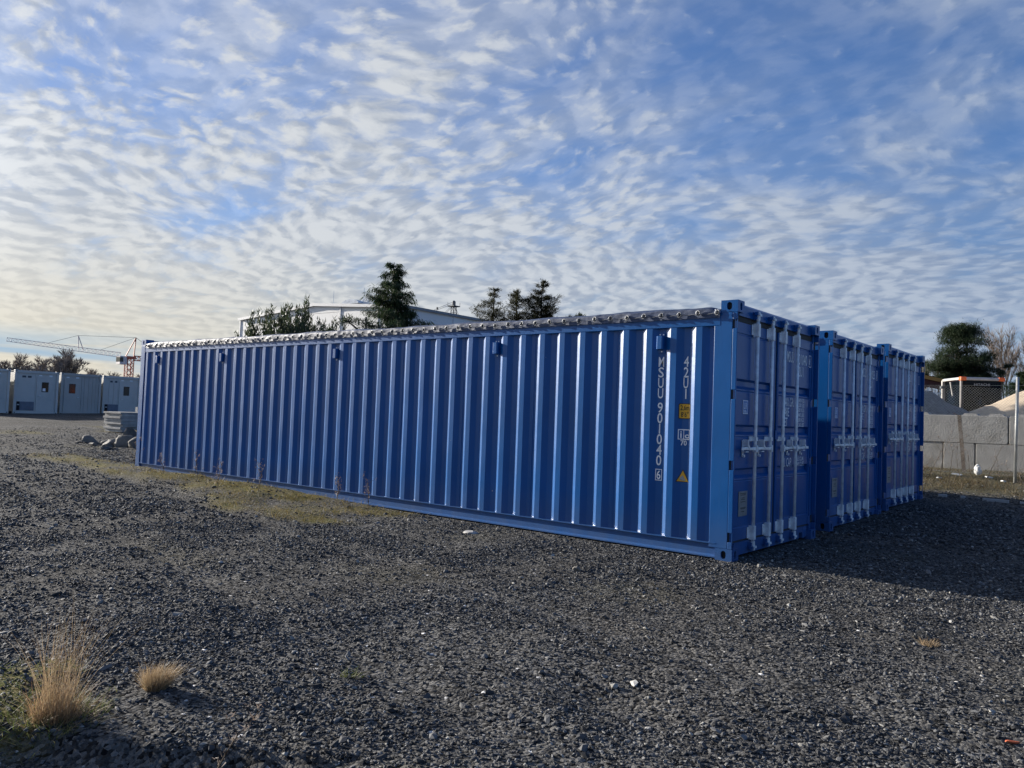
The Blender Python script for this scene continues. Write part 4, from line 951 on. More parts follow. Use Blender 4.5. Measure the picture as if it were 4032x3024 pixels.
def pine(x, y, z0, H, label, blobs, seed=0, m='pine', needle=.16, dens=240, trunk=True, cat='pine tree', group=None, trunks=((0,0),)):
    """pine: trunk, limbs out to clumps, needles in tufts on the clumps' twigs; blobs (dx,dy,z,r)"""
    r = random.Random(seed); g = np.random.default_rng(seed); t = thing('pine_tree', label, cat, (x,y,z0), 0, group)
    tr = MB()
    for dx, dy in trunks: tr.tube((dx*.4,dy*.4,-.1), (dx,dy,H*.94), H*.020, H*.006, 7)
    tr.build('trunk', M['bark'], t); lb = MB(); B, D = [], []
    for bx, by, bz, br in blobs:
        o = Vector((trunks[0][0]*.7, trunks[0][1]*.7, max(.3,bz-br*.9-.2))); c = Vector((bx,by,bz)); lb.tube(o, c, .05, .02, 5, False)
        for k in range(int(26*br/.6)):
            d = Vector((r.gauss(0,1), r.gauss(0,1), r.gauss(.25,.6))).normalized(); e = c+Vector((d.x*br*1.15, d.y*br*1.15, d.z*br*.62))*r.uniform(.5,1.1); lb.tube(c, e, .014, .005, 3, False)
            n = int(dens*.12); P = np.array(e)[None]+g.normal(0,.11*br/.6,(n,3)); dd = g.normal(0,1,(n,3)); dd[:,2] = np.abs(dd[:,2])*.8+.2; dd /= np.linalg.norm(dd, axis=1, keepdims=True); B.append(P); D.append(dd*needle)
    tag(lb.build('limbs', M['bark'], t), kind='stuff'); B = np.concatenate(B); D = np.concatenate(D)
    tag(blades('crown', B, D, np.full(len(B), .020 if needle > .12 else .010), M[m], t, 1), kind='stuff'); return t
# the broad pine on the right
rb = random.Random(4); blobs = []
for k in range(72):
    f = rb.random(); z = 4.4+4.35*f; half = float(np.interp(z, (4.4,5.1,6.4,7.8,8.8), (1.9,2.15,1.95,1.25,.35))); a = rb.uniform(0,6.283); q = half*math.sqrt(rb.random()); blobs.append((math.cos(a)*q, math.sin(a)*q*.8, z+rb.uniform(-.2,.2), rb.uniform(.50,.85)))
blobs += [(2.5,.6,5.4,.4),(3.0,.9,5.9,.32),(2.2,.5,4.7,.4),(-2.5,-.5,5.0,.45),(-2.9,-.8,5.3,.3)]
pine(-8.5, 60.4, .45, 9.0, 'broad dark pine standing behind the loader on the right', blobs, 4, dens=250, needle=.22, trunks=((-.35,0),(.4,.2)))
pine(-18.3, 10.6, .3, 4.6, 'small pine beside the foot of the tallest conifer', [(-.6,-.3,4.15,.34),(.1,.1,4.0,.40),(.6,.3,3.9,.4),(-1.2,-.7,3.75,.22),(.2,.2,3.4,.6),(1.0,.6,3.6,.4)], 6, needle=.13, dens=200)
pine(-13.9, 17.2, .35, 4.9, 'pine whose upright shoots only just show above the tarpaulin', [(-.15,-.1,4.75,.16),(.12,.1,4.82,.16),(.34,.25,4.7,.16),(0,0,4.1,.45)], 7, needle=.14, dens=220)
def laurel(x, y, z0, label):
    """broad leafy bush with tall upright shoots"""
    r = random.Random(12); g = np.random.default_rng(12); t = thing('leafy_bush', label, 'bush', (x,y,z0)); st = MB(); B, D = [], []
    for k in range(150):
        a = r.uniform(0,6.283); q = 1.75*math.sqrt(r.random()); bx, by = math.cos(a)*q*.80, math.sin(a)*q*.62; top = 3.90-.95*(q/1.75)**2+r.uniform(-.55,.25)
        if k < 3: bx, by, top = (.42+.08*k, .30, 4.25-.22*k)
        if 3 <= k < 5: bx, by, top = (-.62, -.75, 3.75-.2*(k-3))
        if 5 <= k < 8: bx, by, top = (1.0+.2*(k-5), .7, 3.70-.12*(k-5))
        tip = Vector((bx*1.05+r.gauss(0,.06), by*1.05+r.gauss(0,.06), top)); base = Vector((bx*.3, by*.3, 0)); mid = Vector((bx*.85, by*.85, top*.55)); st.tube(base, mid, .03, .016, 5, False); st.tube(mid, tip, .016, .004, 4, False)
        n = int(100*(top-.6)); tt = g.random(n)**.8; P = np.where(tt[:,None] < .5, np.array(base)+(np.array(mid)-np.array(base))*(tt*2)[:,None], np.array(mid)+(np.array(tip)-np.array(mid))*(tt*2-1)[:,None])
        sp = .20*(1-tt)+.03; P = P+g.normal(0,1,(n,3))*sp[:,None]; dd = g.normal(0,1,(n,3)); dd[:,2] = np.abs(dd[:,2])+.35+1.2*(tt > .85); dd /= np.linalg.norm(dd, axis=1, keepdims=True); B.append(P); D.append(dd*(.08+.06*g.random((n,1))))
    tag(st.build('shoots', M['bark'], t), kind='stuff'); B = np.concatenate(B); D = np.concatenate(D)
    tag(blades('crown', B, D, .011+.008*rng.random(len(B)), M['leaf'], t, 2), kind='stuff')
laurel(-15.72, 5.60, .2, 'leafy bush with tall upright shoots in front of the white hall')
conifer(-3.6, 51.4, .45, 4.9, 1.5, 'dense dark green cypress right of the loader cab', 'needle', None, 21, .3, 110, (0,0), .0, .4, 'cypress')
conifer(-1.6, 53.0, .45, 4.5, 1.4, 'dark green cypress behind the sand heap at the right edge', 'needle', None, 22, .3, 100, (0,0), .0, .4, 'cypress')
rg = 'bare trees behind the loader'
b1 = bare_tree(-7.6, 74.1, 10.0, 'upright bare tree with many fine twigs right of the pine', rg, None, 201, .5, 4, .006, .45, 0., 1., 1.15, tw=5, twig='twig2', trunk=.0085)
bare_tree(-5.2, 75.7, 10.5, 'tall bare tree at the right picture edge', rg, b1, z=.45, rz=1.9, s=1.08)
bare_tree(-9.3, 72.8, 8, 'lower bare tree between the pine and the upright bare tree', rg, b1, z=.45, rz=3.2, s=.78)
bare_tree(-13.4, 69.7, 8, 'faint bare tree left of the pine above the rear container', rg, b1, z=.45, rz=4.4, s=.80)
bare_tree(-12.2, 73, 8, 'faint bare tree just left of the pine', rg, b1, z=.45, rz=5.1, s=.86)
# ------------------------------------------------------------ cranes
def lattice(mb, p0, p1, w0, w1, n, r, up=Vector((0,0,1))):
    p0, p1 = Vector(p0), Vector(p1); d = (p1-p0).normalized(); a = d.cross(up).normalized() if abs(d.dot(up)) < .95 else Vector((1,0,0)); b = d.cross(a).normalized(); prev = None
    for k in range(n+1):
        f = k/n; c = p0.lerp(p1, f); w = w0+(w1-w0)*f; q = [c+a*w/2*sa+b*w/2*sb for sa, sb in ((1,1),(1,-1),(-1,-1),(-1,1))]
        if prev:
            for i in range(4): mb.bar(prev[i], q[i], r*2); mb.bar(prev[i], q[(i+1)%4], r*1.2)
        for i in range(4): mb.bar(q[i], q[(i+1)%4], r*1.2)
        prev = q
def tower_crane():
    # mast foot on the view ray of its place, about 215 m off
    t = thing('tower_crane', 'red and white tower crane with a long jib behind the site cabins', 'tower crane', (-192.1, 82.3, .4))
    def V(s, z): return Vector((s*.35, s*.95, z))     # s: metres along the jib plane (negative = towards the jib tip)
    m = MB(); lattice(m, (0,0,0), (0,0,11.4), 1.5, 1.5, 9, .10); m.build('mast', M['craneR'], t)
    m = MB(); lattice(m, V(-2,12.2), V(-25.2,14.1), 1.1, .8, 26, .035, Vector((.95,-.35,0))); m.build('jib', M['craneW'], t)
    m = MB(); lattice(m, V(1,11.6), V(9.5,11.5), 1.1, 1.0, 8, .09, Vector((.95,-.35,0))); cj = m.build('counter_jib', M['craneR'], t)
    MB().box(-.9, .9, 5.6, 9.0, 10.7, 12.2).build('counterweight', M['craneW'], cj)
    m = MB()
    for s in (-.9, .9):
        for q in (-.5, .5): m.bar(V(s,11.8)+Vector((q*.95,-q*.35,0)), V(1.2,16.7), .2)
    m.build('apex_frame', M['craneR'], t)
    m = MB(); m.bar(V(-10.9,12.9), V(-11.1,16.2), .15); m.bar(V(-9.9,12.8), V(-11.1,16.2), .15); m.build('king_post', M['craneW'], t)
    m = MB()
    for a, b in ((V(1.2,16.7),V(-11.1,16.2)),(V(1.2,16.7),V(-6.5,13.0)),(V(-11.1,16.2),V(-17,14.0)),(V(1.2,16.7),V(8,11.8))): m.bar(a, b, .07)
    m.build('tie_bars', M['steel'], t)
    c = MB(); c.box(-1.0, 1.0, -2.7, -1.0, 9.9, 11.9); cb = c.build('cab', M['craneW'], t); MB().box(-1.02, 1.02, -2.72, -1.9, 10.5, 11.6).build('cab_window', M['darkglass'], cb)
    m = MB(); m.box(-1.1, 1.1, -1.1, 1.1, 11.4, 12.0); m.build('slewing_ring', M['craneR'], t)
tower_crane()
def harbour_crane():
    t = thing('harbour_crane', 'distant slender lattice crane tower with stays and jib head above the white hall', 'crane', (-188.4, 192.0, .4))
    V = lambda s, z: Vector((s*.80, s*.60, z)); m = MB(); lattice(m, (0,0,0), (0,0,38.3), 4.6, 1.2, 20, .09); m.build('tower', M['steel'], t)
    MB().box(-1.6, 1.6, -1.6, 1.6, 38.3, 38.6).build('platform', M['steel'], t)
    m = MB()
    for sx in (-1.5, 1.5):
        for sy in (-1.5, 1.5): m.bar((sx,sy,38.6), (sx,sy,39.8), .10)
    m.build('railing', M['steel'], t)
    m = MB(); m.tube((0,0,38.6), (0,0,40.1), .62, .62, 10); m.tube((0,0,40.1), (0,0,40.5), .62, .25, 10); m.build('head', M['steel'], t)
    m = MB(); lattice(m, V(-14.0,35.2), V(-12.6,37.3), .9, .7, 4, .07, Vector((0,1,0))); lattice(m, V(-12.6,37.3), V(-9.4,35.5), .7, .4, 5, .07, Vector((0,1,0))); m.build('jib_head', M['steel'], t)
    m = MB()
    for p, q in ((V(-.4,40.0),V(-9.4,35.8)),(V(-.4,39.3),V(-9.4,35.5)),(V(-.8,38.5),V(-5.2,34.0)),(V(-.8,38.0),V(-4.4,34.0)),(V(.6,38.4),V(2.6,33.5)),(V(.6,37.8),V(2.0,33.5))): m.bar(p, q, .09)
    m.build('stay_wires', M['steel'], t)
    m = MB(); m.box(-4.9, -4.4, -3.7, -3.2, 37.2, 38.0); m.build('pulley_block', M['steel'], t)
harbour_crane()
# ------------------------------------------------------------ white hall
M['hall'] = mat('white_sheet_wall', (.80,.79,.76), .55, var=.05, scale=.3, rnd=.03)
M['trim'] = mat('white_trim', (.66,.66,.66), .5, var=.04)
M['roofing'] = mat('grey_roofing', (.26,.27,.28), .7)
M['skylight'] = mat('pale_skylight', (.55,.60,.66), .3)
def hall():
    t = thing('industrial_hall', 'large white industrial hall with panelled walls behind the trees', 'hall', (-45.7, 37.7, .4), R(1.5))
    w, l, e, rg_ = 24.0, 42.0, 9.75, 10.55      # front width (to -x), depth, eaves, ridge
    top = lambda x: e+(rg_-e)*(1-abs(x+w/2)/(w/2))
    MB().prism([(-w+.1,0),(-.1,0),(-.1,e-.05),(-w/2,rg_-.05),(-w+.1,e-.05)], 'y', .12, l-.1).build('hall_body', M['hall'], t)
    cols = [-24.0,-19.7,-16.0,-8.4,-3.4,0]; rows = 10; rh = e/9.0
    for a, b in zip(cols[:-1], cols[1:]):
        for k in range(rows):
            z0, z1 = k*rh+.02, (k+1)*rh-.015
            p = [(a+.09,z0),(b-.09,z0),(b-.09,min(z1,top(b)-.10)),(a+.09,min(z1,top(a)-.10))]
            if a < -w/2 < b and z1 > top(a): p = [(a+.09,z0),(b-.09,z0),(b-.09,min(z1,top(b)-.1)),(-w/2,min(z1,rg_-.1)),(a+.09,min(z1,top(a)-.1))]
            if min(q[1] for q in p[2:]) - z0 < .12: continue
            MB().prism(p, 'y', .05, .121).build('wall_panel', M['hall'], t)
    for x in cols: MB().box(x-.085 if x < 0 else x-.17, x+.085 if x < 0 else x, .0, .125, 0, top(min(x+.0,0))-.06).build('column_cover', M['trim'], t)
    ys = [0,6,14,22,32,42]
    for a, b in zip(ys[:-1], ys[1:]):
        for k in range(9): MB().box(-.099, -.03, a+.09, b-.09, k*rh+.02, (k+1)*rh-.015).build('wall_panel', M['hall'], t)
    for y in ys[1:]: MB().box(-.099, .0, y-.085, y+.085, 0, e-.06).build('column_cover', M['trim'], t)
    MB().prism([(-w-.15,e-.05),(-w/2,rg_-.02),(.15,e-.05),(.15,e+.13),(-w/2,rg_+.16),(-w-.15,e+.13)], 'y', -.12, l).build('roof', M['roofing'], t)
    f = MB(); f.prism([(-w-.17,e-.12),(-w/2,rg_-.09),(-w/2,rg_+.18),(-w-.17,e+.15)], 'y', -.17, -.11); f.prism([(-w/2,rg_-.09),(.17,e-.12),(.17,e+.15),(-w/2,rg_+.18)], 'y', -.17, -.11); f.build('verge_trim', M['trim'], t)
    MB().box(.12, .18, -.1, l, e-.10, e+.12).build('gutter', M['roofing'], t)
    n = 9; arc = [(-9.4+1.2*(1-math.cos(math.pi*k/n)), rg_+.05+.42*math.sin(math.pi*k/n)) for k in range(n+1)]
    MB().prism(arc, 'y', .9, 16).build('roof_light', M['skylight'], t)
    MB().box(-7.2, -5.6, 1.5, 3.6, rg_-.4, rg_+.62).build('roof_unit', M['skylight'], t)
    for x, y in ((-10.6,1),(-6.4,1)): MB().tube((x,y,rg_-.3), (x,y,rg_+1.4), .018, n=5).build('lightning_rod', M['galv'], t)
hall()
# ------------------------------------------------------------ right side: block wall, fence, heaps, shed, loader
def block_wall():
    g = 'concrete blocks of the bay wall'; z0 = .33
    lower = [(-8.60,-6.20,'far left lower block, mostly behind the rear container'),(-6.17,-3.77,'lower concrete block partly hidden by the rear container'),(-3.74,-1.345,'lower concrete block emerging from behind the rear container'),(-1.315,-.580,'short half block in the lower course, left of the broken post foot'),(-.550,1.85,'lower concrete block right of the half block, behind the steel post'),(1.88,4.28,'lower concrete block at the right picture edge')]
    upper = [(-7.05,-4.65,'far left upper block behind the rear container'),(-4.62,-2.25,'upper concrete block beside the rear container edge'),(-2.22,.175,'upper concrete block before which the broken fence post leans'),(.205,2.60,'upper concrete block behind the tall steel post'),(2.63,5.03,'upper concrete block at the right picture edge')]
    for row, zb in ((lower, z0), (upper, z0+.745)):
        for k, (a, b, lab) in enumerate(row):
            t = thing('concrete_block', lab, 'concrete block', ((a+b)/2, 17.1, zb), 0, g); w = (b-a)/2; dy = random.uniform(-.02,.02); o = MB()
            o.prism([(-w+.03,0),(w-.03,0),(w,.03),(w,.71),(w-.03,.738),(-w+.03,.738),(-w,.71),(-w,.03)], 'y', -.385+dy, .385+dy); o.build('block_body', M['concrete'], t, bevel=.012)
            if zb > .5:
                n = max(1, int(round((b-a)/.6))); 
                for j in range(n):
                    cx = -w+(b-a)*(j+.5)/n
                    if j % 3 == 1: continue
                    MB().prism([(cx-.20,.738),(cx+.20,.738),(cx+.14,.80),(cx-.14,.80)], 'y', -.2, .2).build('stud', M['concrete'], t)
block_wall()
def heap(name, x, y, Rb, Hh, label, m, sharp, zb=.35):
    n, k = 96, 40; V = []; ph = 1.3*x
    for i in range(k):
        f = i/(k-1); r = Rb*f
        for j in range(n):
            a = 2*math.pi*j/n; rr = r*(1+.06*math.sin(3*a+ph)+.04*math.sin(7*a)); px, py = x+rr*math.cos(a), y+rr*math.sin(a)
            h = Hh*(1-f)-.12*Hh*math.exp(-f*f*80)+ (.16*vnoise(px*.9,py*.9)+.09*vnoise(px*2.6,py*2.6)+.05*vnoise(px*8,py*8))*min(1,4*(1-f)); V.append((rr*math.cos(a), rr*math.sin(a), h-.05))
    i, j = np.meshgrid(np.arange(k-1), np.arange(n), indexing='ij'); a = (i*n+j).ravel(); b = (i*n+(j+1)%n).ravel(); F = np.stack([a,b,b+n,a+n],1)
    o = np_mesh(name, np.array(V), F.ravel(), np.full(len(F),4), m, smooth=True); o.location = (x,y,zb); return tag(o, label, name.replace('_',' '))
M['greyheap'] = mat('grey_gravel_heap', (.16,.16,.155), .9, var=.35, scale=9, bump=1., bscale=26)
M['sand'] = mat('beige_sand', (.42,.34,.25), .92, var=.16, scale=7, bump=.7, bscale=24)
heap('gravel_heap', -4.4, 24.2, 5.6, 3.0, 'grey gravel heap behind the block wall next to the rear container', M['greyheap'], 0)
heap('sand_heap', 1.6, 27.2, 7.4, 3.9, 'beige sand heap behind the block wall on the right', M['sand'], 0)
M['post'] = mat('galvanised_post', (.42,.43,.42), .5, .5, var=.2, scale=6, dirt=(.20,.15,.10), dscale=3, dlo=.55, dhi=.8)
M['wire'] = mat('wire', (.30,.31,.30), .5, .3)
def fence():
    t = thing('wire_fence', 'chain link fence with tall steel posts before the concrete block wall', 'fence', (0,13.7,0)); yb = 0
    for x, lean in ((-5.2,.0),(.70,.035),(3.55,.02)):
        z0 = float(gz(x,13.7)); MB().tube((x,0,z0-.1), (x+lean,0,z0+2.40), .032, .032, 10).build('post', M['post'], t, smooth=True)
    x0, x1 = -5.2, 3.55; zb_, zt_ = .40, 2.45; s = .062; m = MB(); r = .0017
    n = int((x1-x0)/s); hgt = zt_-zb_
    sag = lambda x: -.10*math.sin((x-x0)/(x1-x0)*math.pi*2)**2
    for k in range(-int(hgt/s), n):
        for dr in (1, -1):
            a = x0+k*s if dr > 0 else x1-k*s; b = a+dr*hgt; za, zb2 = zb_, zt_
            if dr > 0:
                if a < x0: za += x0-a; a = x0
                if b > x1: zb2 -= b-x1; b = x1
            else:
                if a > x1: za += a-x1; a = x1
                if b < x0: zb2 -= x0-b; b = x0
            if abs(b-a) < .02: continue
            pa = (a,-.034+.004*dr,za+sag(a)*(za-zb_)/hgt); pb = (b,-.034+.004*dr,zb2+sag(b)*(zb2-zb_)/hgt); m.tube(pa, pb, r, r, 3, False)
    tag(m.build('wire_mesh', M['wire'], t), kind='stuff')
    for z in (2.46, 1.3, .42): MB().tube((x0,-.034,z), (x1,-.034,z), .0022, n=4).build('tension_wire', M['wire'], t)
fence()
M['rustpost'] = mat('weathered_post', (.12,.09,.065), .8, var=.4, scale=5, dirt=(.30,.28,.25), dscale=4, dlo=.5, dhi=.7)
bp = thing('fence_post', 'broken rusty fence post leaning in front of the block wall', 'post', G(-.68,15.9), 0)
q = MB(); q.prism([(-.045,-.035),(.045,-.035),(.045,-.020),(-.020,-.020),(-.020,.045),(-.045,.045)], 'z', -.1, 1.46); q.build('post_angle', M['rustpost'], bp); MB().tube((.01,.02,1.40), (-.12,-.03,1.52), .012, n=6).build('bent_bracket', M['rust'], bp); bp.rotation_euler = (0, R(-5), 0)
M['bag'] = mat('white_plastic', (.72,.72,.70), .4)
mb = MB(); r_ = random.Random(5)
pl = thing('plastic_bag', 'crumpled white plastic bag on the bank between the broken post and the steel post', 'litter', G(-.17,14.6))
bm = bmesh.new(); bmesh.ops.create_icosphere(bm, subdivisions=3, radius=.10)
for v in bm.verts: v.co = Vector((v.co.x*.8, v.co.y*.6, (v.co.z+.10)*1.15))*(1+.55*float(vnoise(v.co.x*22+3, v.co.y*22+v.co.z*19)))
me = bpy.data.meshes.new('bag_film'); bm.to_mesh(me); bm.free(); link('bag_film', me, M['bag'], pl)
for k, (x, y, a, lab) in enumerate(((-.55,14.2,.11,'white scrap of litter left of the plastic bag'),(.15,14.0,.10,'flat white scrap of litter right of the plastic bag'),(.55,13.2,.07,'small white scrap of litter nearest the steel post foot'),(-.7,13.0,.05,'tiny pale scrap of litter near the weeds'))):
    o = MB().prism([(-a,-.03),(a*.8,-.04),(a,.04),(0,.05),(-a*.9,.03)], 'z', .0, .025).build('litter_scrap', M['bag']); o.location = G(x,y,.03); o.rotation_euler = (.15,.1,k); tag(o, lab, 'litter', 'white litter on the bank')
for k, (x0, x1) in enumerate(((.10,.24),(.46,.53),(.80,1.20),(1.36,1.95))):
    o = MB().box(x0, x1, -.025, .025, -.03, .035).build('edging_strip', M['palestone'], bevel=.006); zz = float(gz((x0+x1)/2, 8.85)); o.location = (0,8.82+.02*k,zz+.01); tag(o, ('short pale edging strip nearest the rear container','smallest pale edging strip on the shaded ground','long pale edging strip left of the last one','pale edging strip at the right picture edge')[k], 'edging strip', 'pale edging strips before the bank')
# open shed
M['redwood'] = mat('dark_red_boards', (.075,.022,.018), .8, var=.3, scale=3)
M['ochre'] = mat('ochre_fascia', (.40,.21,.05), .7, var=.2, scale=2)
M['tarpwhite'] = mat('white_sheeting', (.55,.58,.50), .5, var=.1, bump=.8, bscale=5)
def shed():
    t = thing('open_shed', 'open dark red shed with an ochre roof edge behind the gravel heap', 'shed', (-5.6, 43.5, .4), math.atan2(.633,.773))
    zr = lambda x: 3.72-.175*x     # roof edge height, x runs negative to the left
    MB().prism([(-9,zr(-9)-.10),(0,zr(0)-.10),(0,zr(0)+.02),(-9,zr(-9)+.02)], 'y', .04, 6).build('roof', M['redwood'], t)
    MB().prism([(-9.05,zr(-9.05)-.14),(.05,zr(.05)-.14),(.05,zr(.05)+.06),(-9.05,zr(-9.05)+.06)], 'y', -.02, .035).build('fascia', M['ochre'], t)
    MB().prism([(-9,zr(-9)-.62),(-.05,zr(0)-.55),(-.05,zr(0)-.16),(-9,zr(-9)-.16)], 'y', .06, .12).build('gable_boards', M['redwood'], t)
    MB().box(-9, 0, 5.9, 6, 0, 3.6).build('back_wall', M['redwood'], t); MB().box(-.08, 0, 3.0, 5.9, 0, 3.4).build('side_wall', M['redwood'], t)
    for x in (-8.9, -5.2, -1.75): MB().box(x-.045, x+.045, .125, .215, 0, zr(x)-.5).build('post', M['galv'], t)
    for z in (3.12, 2.65): MB().box(-9, -.1, .22, .27, z, z+.06).build('rail', M['galv'], t)
    MB().box(-6, -1.85, .28, .32, .1, 2.3).build('white_sheeting', M['tarpwhite'], t)
shed()
wl_ = thing('work_lamp', 'silver work lamp on a short pole above the gravel heap by the rear container', 'lamp', (-3.55,22.6,2.35))
MB().tube((0,0,-.6), (0,0,.25), .03, n=6).build('pole', M['galv'], wl_); MB().prism([(-.10,-.10),(.12,-.18),(.14,.10),(-.06,.14)], 'y', -.08, .08).build('lamp_housing', M['galv'], wl_, bevel=.01); MB().tube((0,-.06,.24), (0,-.02,.34), .09, .10, 10).build('lamp_head', M['eyelet'], wl_)
# wheel loader behind the heaps
M['orange'] = mat('orange_paint', (.62,.12,.02), .4)
M['cabgrey'] = mat('cab_roof_grey', (.30,.33,.37), .45)
M['tyre'] = mat('tyre_rubber', (.02,.02,.02), .85)
M['seat'] = mat('dark_interior', (.02,.02,.022), .7)
M['skin'] = mat('skin', (.45,.20,.14), .5)
M['cloth'] = mat('dark_blue_workwear', (.02,.03,.06), .8)
def tinted_glass():
    mt, N, L, b = principled('tinted_glass'); b.inputs['Base Color'].default_value = (.01,.015,.02,1); b.inputs['Roughness'].default_value = .05
    tr = N.new('ShaderNodeBsdfTransparent'); tr.inputs[0].default_value = (.20,.25,.31,1); mx = N.new('ShaderNodeMixShader'); mx.inputs[0].default_value = .30
    L.new(tr.outputs[0], mx.inputs[1]); L.new(b.outputs[0], mx.inputs[2]); L.new(mx.outputs[0], N['Material Output'].inputs[0]); return mt
M['tint'] = tinted_glass()
def skin_figure(name, J, E, rad, m, parent):
    me = bpy.data.meshes.new(name); me.from_pydata(J, E, []); o = bpy.data.objects.new(name, me); C.objects.link(o)
    sk = o.modifiers.new('s', 'SKIN'); me.skin_vertices[0].data[0].use_root = True
    for i, r in enumerate(rad): me.skin_vertices[0].data[i].radius = (r, r)
    su = o.modifiers.new('u', 'SUBSURF'); su.levels = su.render_levels = 2
    dg = bpy.context.evaluated_depsgraph_get(); m2 = bpy.data.meshes.new_from_object(o.evaluated_get(dg)); bpy.data.objects.remove(o); m2.materials.clear()
    return link(name, m2, m, parent, True)
def loader():
    t = thing('wheel_loader', 'wheel loader with orange and grey cab behind the gravel and sand heaps', 'wheel loader', (-3.0, 31.3, .4), R(33)); w, d, z0, z1 = .82, .85, 1.45, 3.15
    MB().prism([(-1.0,.75),(1.0,.75),(1.0,1.40),(-1.0,1.40)], 'y', -1.6, 3.2).build('chassis', M['orange'], t, bevel=.04); MB().prism([(-.95,1.4),(.95,1.4),(.85,2.2),(-.85,2.2)], 'y', 1.0, 3.1).build('engine_cover', M['orange'], t, bevel=.05)
    for x in (-1.05, 1.05):
        for y in (-1.0, 2.2):
            wh = MB().tube((x-.27,y,.78), (x+.27,y,.78), .78, n=28).build('tyre', M['tyre'], t, bevel=.06); MB().tube((x-.28,y,.78), (x+.28,y,.78), .38, n=20).build('rim', M['orange'], wh)
    cb = MB().box(-w, w, -d, d, 1.40, z0).build('cab_floor', M['seat'], t); MB().box(-w, w, d-.05, d, z0, z0+.62).build('cab_back', M['seat'], t)
    for x, y, xt, yt in ((-w+.04,-d+.04,-w+.10,-d+.10),(w-.04,-d+.04,w-.06,-d+.10),(-w+.04,d-.06,-w+.06,d-.08),(w-.04,d-.06,w-.06,d-.08)): MB().bar((x,y,z0), (xt,yt,z1), .085).build('cab_pillar', M['seat'], t)
    MB().prism([(-w-.03,-d-.06),(w+.03,-d-.06),(w+.03,d+.05),(-w-.03,d+.05)], 'z', z1, z1+.13).build('cab_roof', M['cabgrey'], t, bevel=.04)
    for s in (-1, 1): MB().box(s*(w-.06)-.12, s*(w-.06)+.12, -d-.085, -d+.14, z1-.02, z1+.145).build('roof_corner', M['orange'], t, bevel=.03)
    ws = MB().box(-w+.10, w-.06, -d+.03, -d+.045, z0+.02, z1-.02).build('windscreen', M['tint'], t); MB().box(-w+.03, -w+.045, -d+.12, d-.10, z0+.02, z1-.02).build('side_window', M['tint'], t)
    MB().box(w-.045, w-.03, -d+.12, d-.10, z0+.02, z1-.02).build('side_window', M['tint'], t)
    put_text(t, 'HITACHI', .10, lambda u, v: (-.30+u, -d+.027, z1-.22+v), fit=.62, m='cabgrey')
    q = MB(); q.bar((-w-.05,d-.05,1.5), (-w-.05,d-.05,3.20), .11); q.bar((-w-.05,d-.05,3.20), (-w+.02,-d+.1,3.22), .09); gb = q.build('guard_frame', M['board'], t)
    for z in (2.9, 2.0): MB().box(-w-.16, -w+.02, d-.13, d+.03, z-.05, z+.05).build('clamp', M['steel'], gb)
    MB().bar((-w+.01,-d+.06,1.45), (-w-.01,-d+.03,3.2), .05).build('hand_rail', M['board'], t); MB().bar((-w-.02,-.1,2.5), (-w-.06,.05,3.1), .05).build('wiper_arm', M['board'], t)
    MB().box(-.32, .32, .25, .75, 1.75, 1.88).build('seat_cushion', M['seat'], t); MB().box(-.30, .30, .68, .78, 1.88, 2.65).build('seat_back', M['seat'], t)
    MB().tube((.0,-.35,1.45), (.0,-.22,2.12), .035, n=8).build('steering_column', M['seat'], t); MB().torus((0,-.22,2.14), (0,-.5,.8), .19, .016).build('steering_wheel', M['seat'], t)
    MB().box(.28, .42, -.65, -.62, 2.25, 2.62).build('paper_card', M['white'], t); MB().box(.30, .44, -.66, -.58, 1.98, 2.14).build('monitor', M['white'], t)
loader()
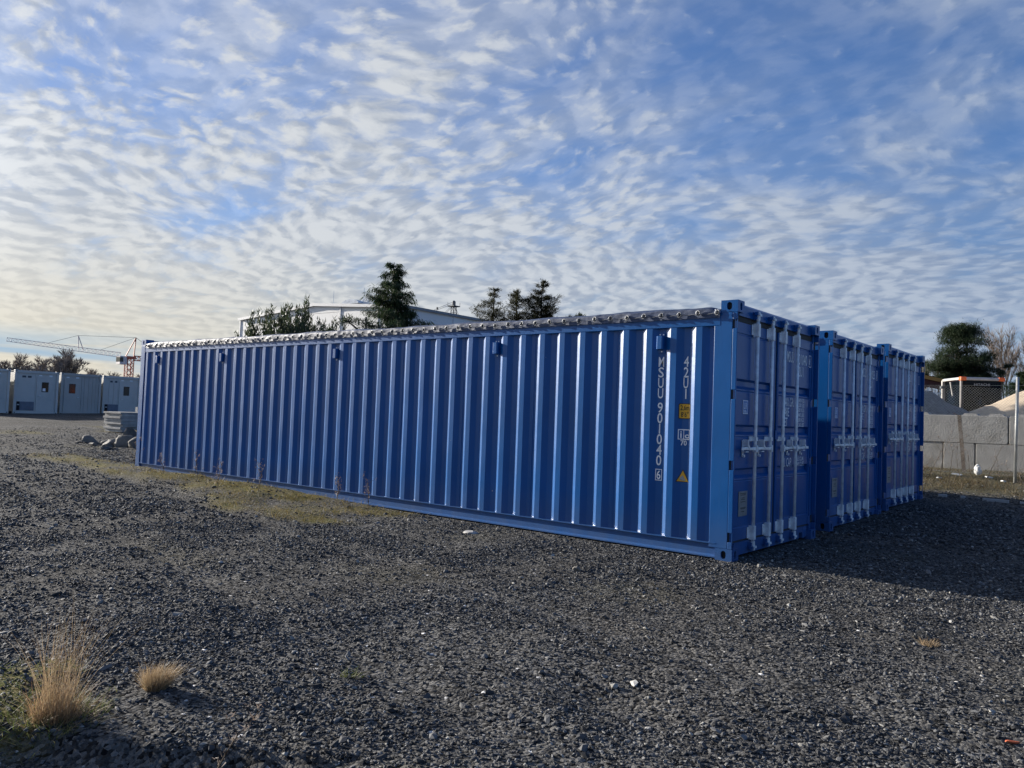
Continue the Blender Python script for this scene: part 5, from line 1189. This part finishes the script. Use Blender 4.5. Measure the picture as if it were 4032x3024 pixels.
def operator():
    t = thing('person', 'person in dark blue workwear sitting at the wheel in the loader cab', 'person', (-3.0, 31.3, .4), R(33)); ox, oy, oz = -.02, .42, 1.90
    J = [(0,0,0),(0,.02,.28),(0,.03,.50),(0,.0,.60),(-.20,.02,.50),(-.27,-.06,.24),(-.17,-.36,.26),(.20,.02,.50),(.27,-.06,.24),(.17,-.36,.26),(-.12,-.02,-.02),(-.16,-.45,.02),(-.16,-.50,-.36),(.12,-.02,-.02),(.16,-.45,.02),(.16,-.50,-.36)]
    J = [(a+ox,b+oy,c+oz) for a, b, c in J]; E = [(0,1),(1,2),(2,3),(2,4),(4,5),(5,6),(2,7),(7,8),(8,9),(0,10),(10,11),(11,12),(0,13),(13,14),(14,15)]
    b = skin_figure('body', J, E, [.15,.15,.14,.07,.075,.055,.04,.075,.055,.04,.10,.075,.05,.10,.075,.05], M['cloth'], t)
    bm = bmesh.new(); bmesh.ops.create_uvsphere(bm, u_segments=20, v_segments=14, radius=.105)
    for v in bm.verts:
        x, y, z = v.co; k = 1-.22*max(0, -z/.105)
        v.co = Vector((x*.82*k, y*.95*k-(.012 if (z < -.02 and y < 0) else 0), z*1.22))
        if y < -.07 and abs(x) < .025 and -.03 < z < .02: v.co.y -= .022
    me = bpy.data.meshes.new('head'); bm.to_mesh(me); bm.free(); h = link('head', me, M['skin'], t, True, loc=(ox,oy-.03,oz+.74))
    for s in (-1, 1):
        MB().tube((s*.035,-.092,.012), (s*.035,-.099,.012), .012, n=8).build('eye', M['ink'], h); MB().tube((s*.086,.0,-.005), (s*.096,.01,-.0), .03, n=8).build('ear', M['skin'], h)
    MB().box(-.024, .024, -.100, -.092, -.062, -.055).build('mouth', M['redwood'], h)
    bm = bmesh.new(); bmesh.ops.create_uvsphere(bm, u_segments=18, v_segments=12, radius=.112)
    bmesh.ops.delete(bm, geom=[v for v in bm.verts if v.co.z < .02 or (v.co.y < -.05 and v.co.z < .06)], context='VERTS')
    for v in bm.verts: v.co = Vector((v.co.x*.84, v.co.y*.98+.006, v.co.z*1.22+.004))
    me = bpy.data.meshes.new('hair'); bm.to_mesh(me); bm.free(); link('hair', me, M['seat'], h, True)
    for s in (-1, 1):
        c = Vector((s*.17+ox, oy-.36, oz+.26)); p0 = c+Vector((0,-.09,.0)); J = [tuple(c), tuple(p0)]; E = [(0,1)]; rd = [.024,.034]
        for k in range(4):
            a = len(J); x = (k-1.5)*.018; J += [tuple(p0+Vector((x,-.03,.012))), tuple(p0+Vector((x,-.060+.004*abs(k-1.5),.004))), tuple(p0+Vector((x*.9,-.066,-.022)))]; E += [(1,a),(a,a+1),(a+1,a+2)]; rd += [.0095,.0085,.007]
        a = len(J); J += [tuple(c+Vector((-s*.035,-.07,.0))), tuple(c+Vector((-s*.045,-.11,-.012)))]; E += [(0,a),(a,a+1)]; rd += [.011,.008]
        skin_figure('hand', J, E, rd, M['skin'], t)
operator()
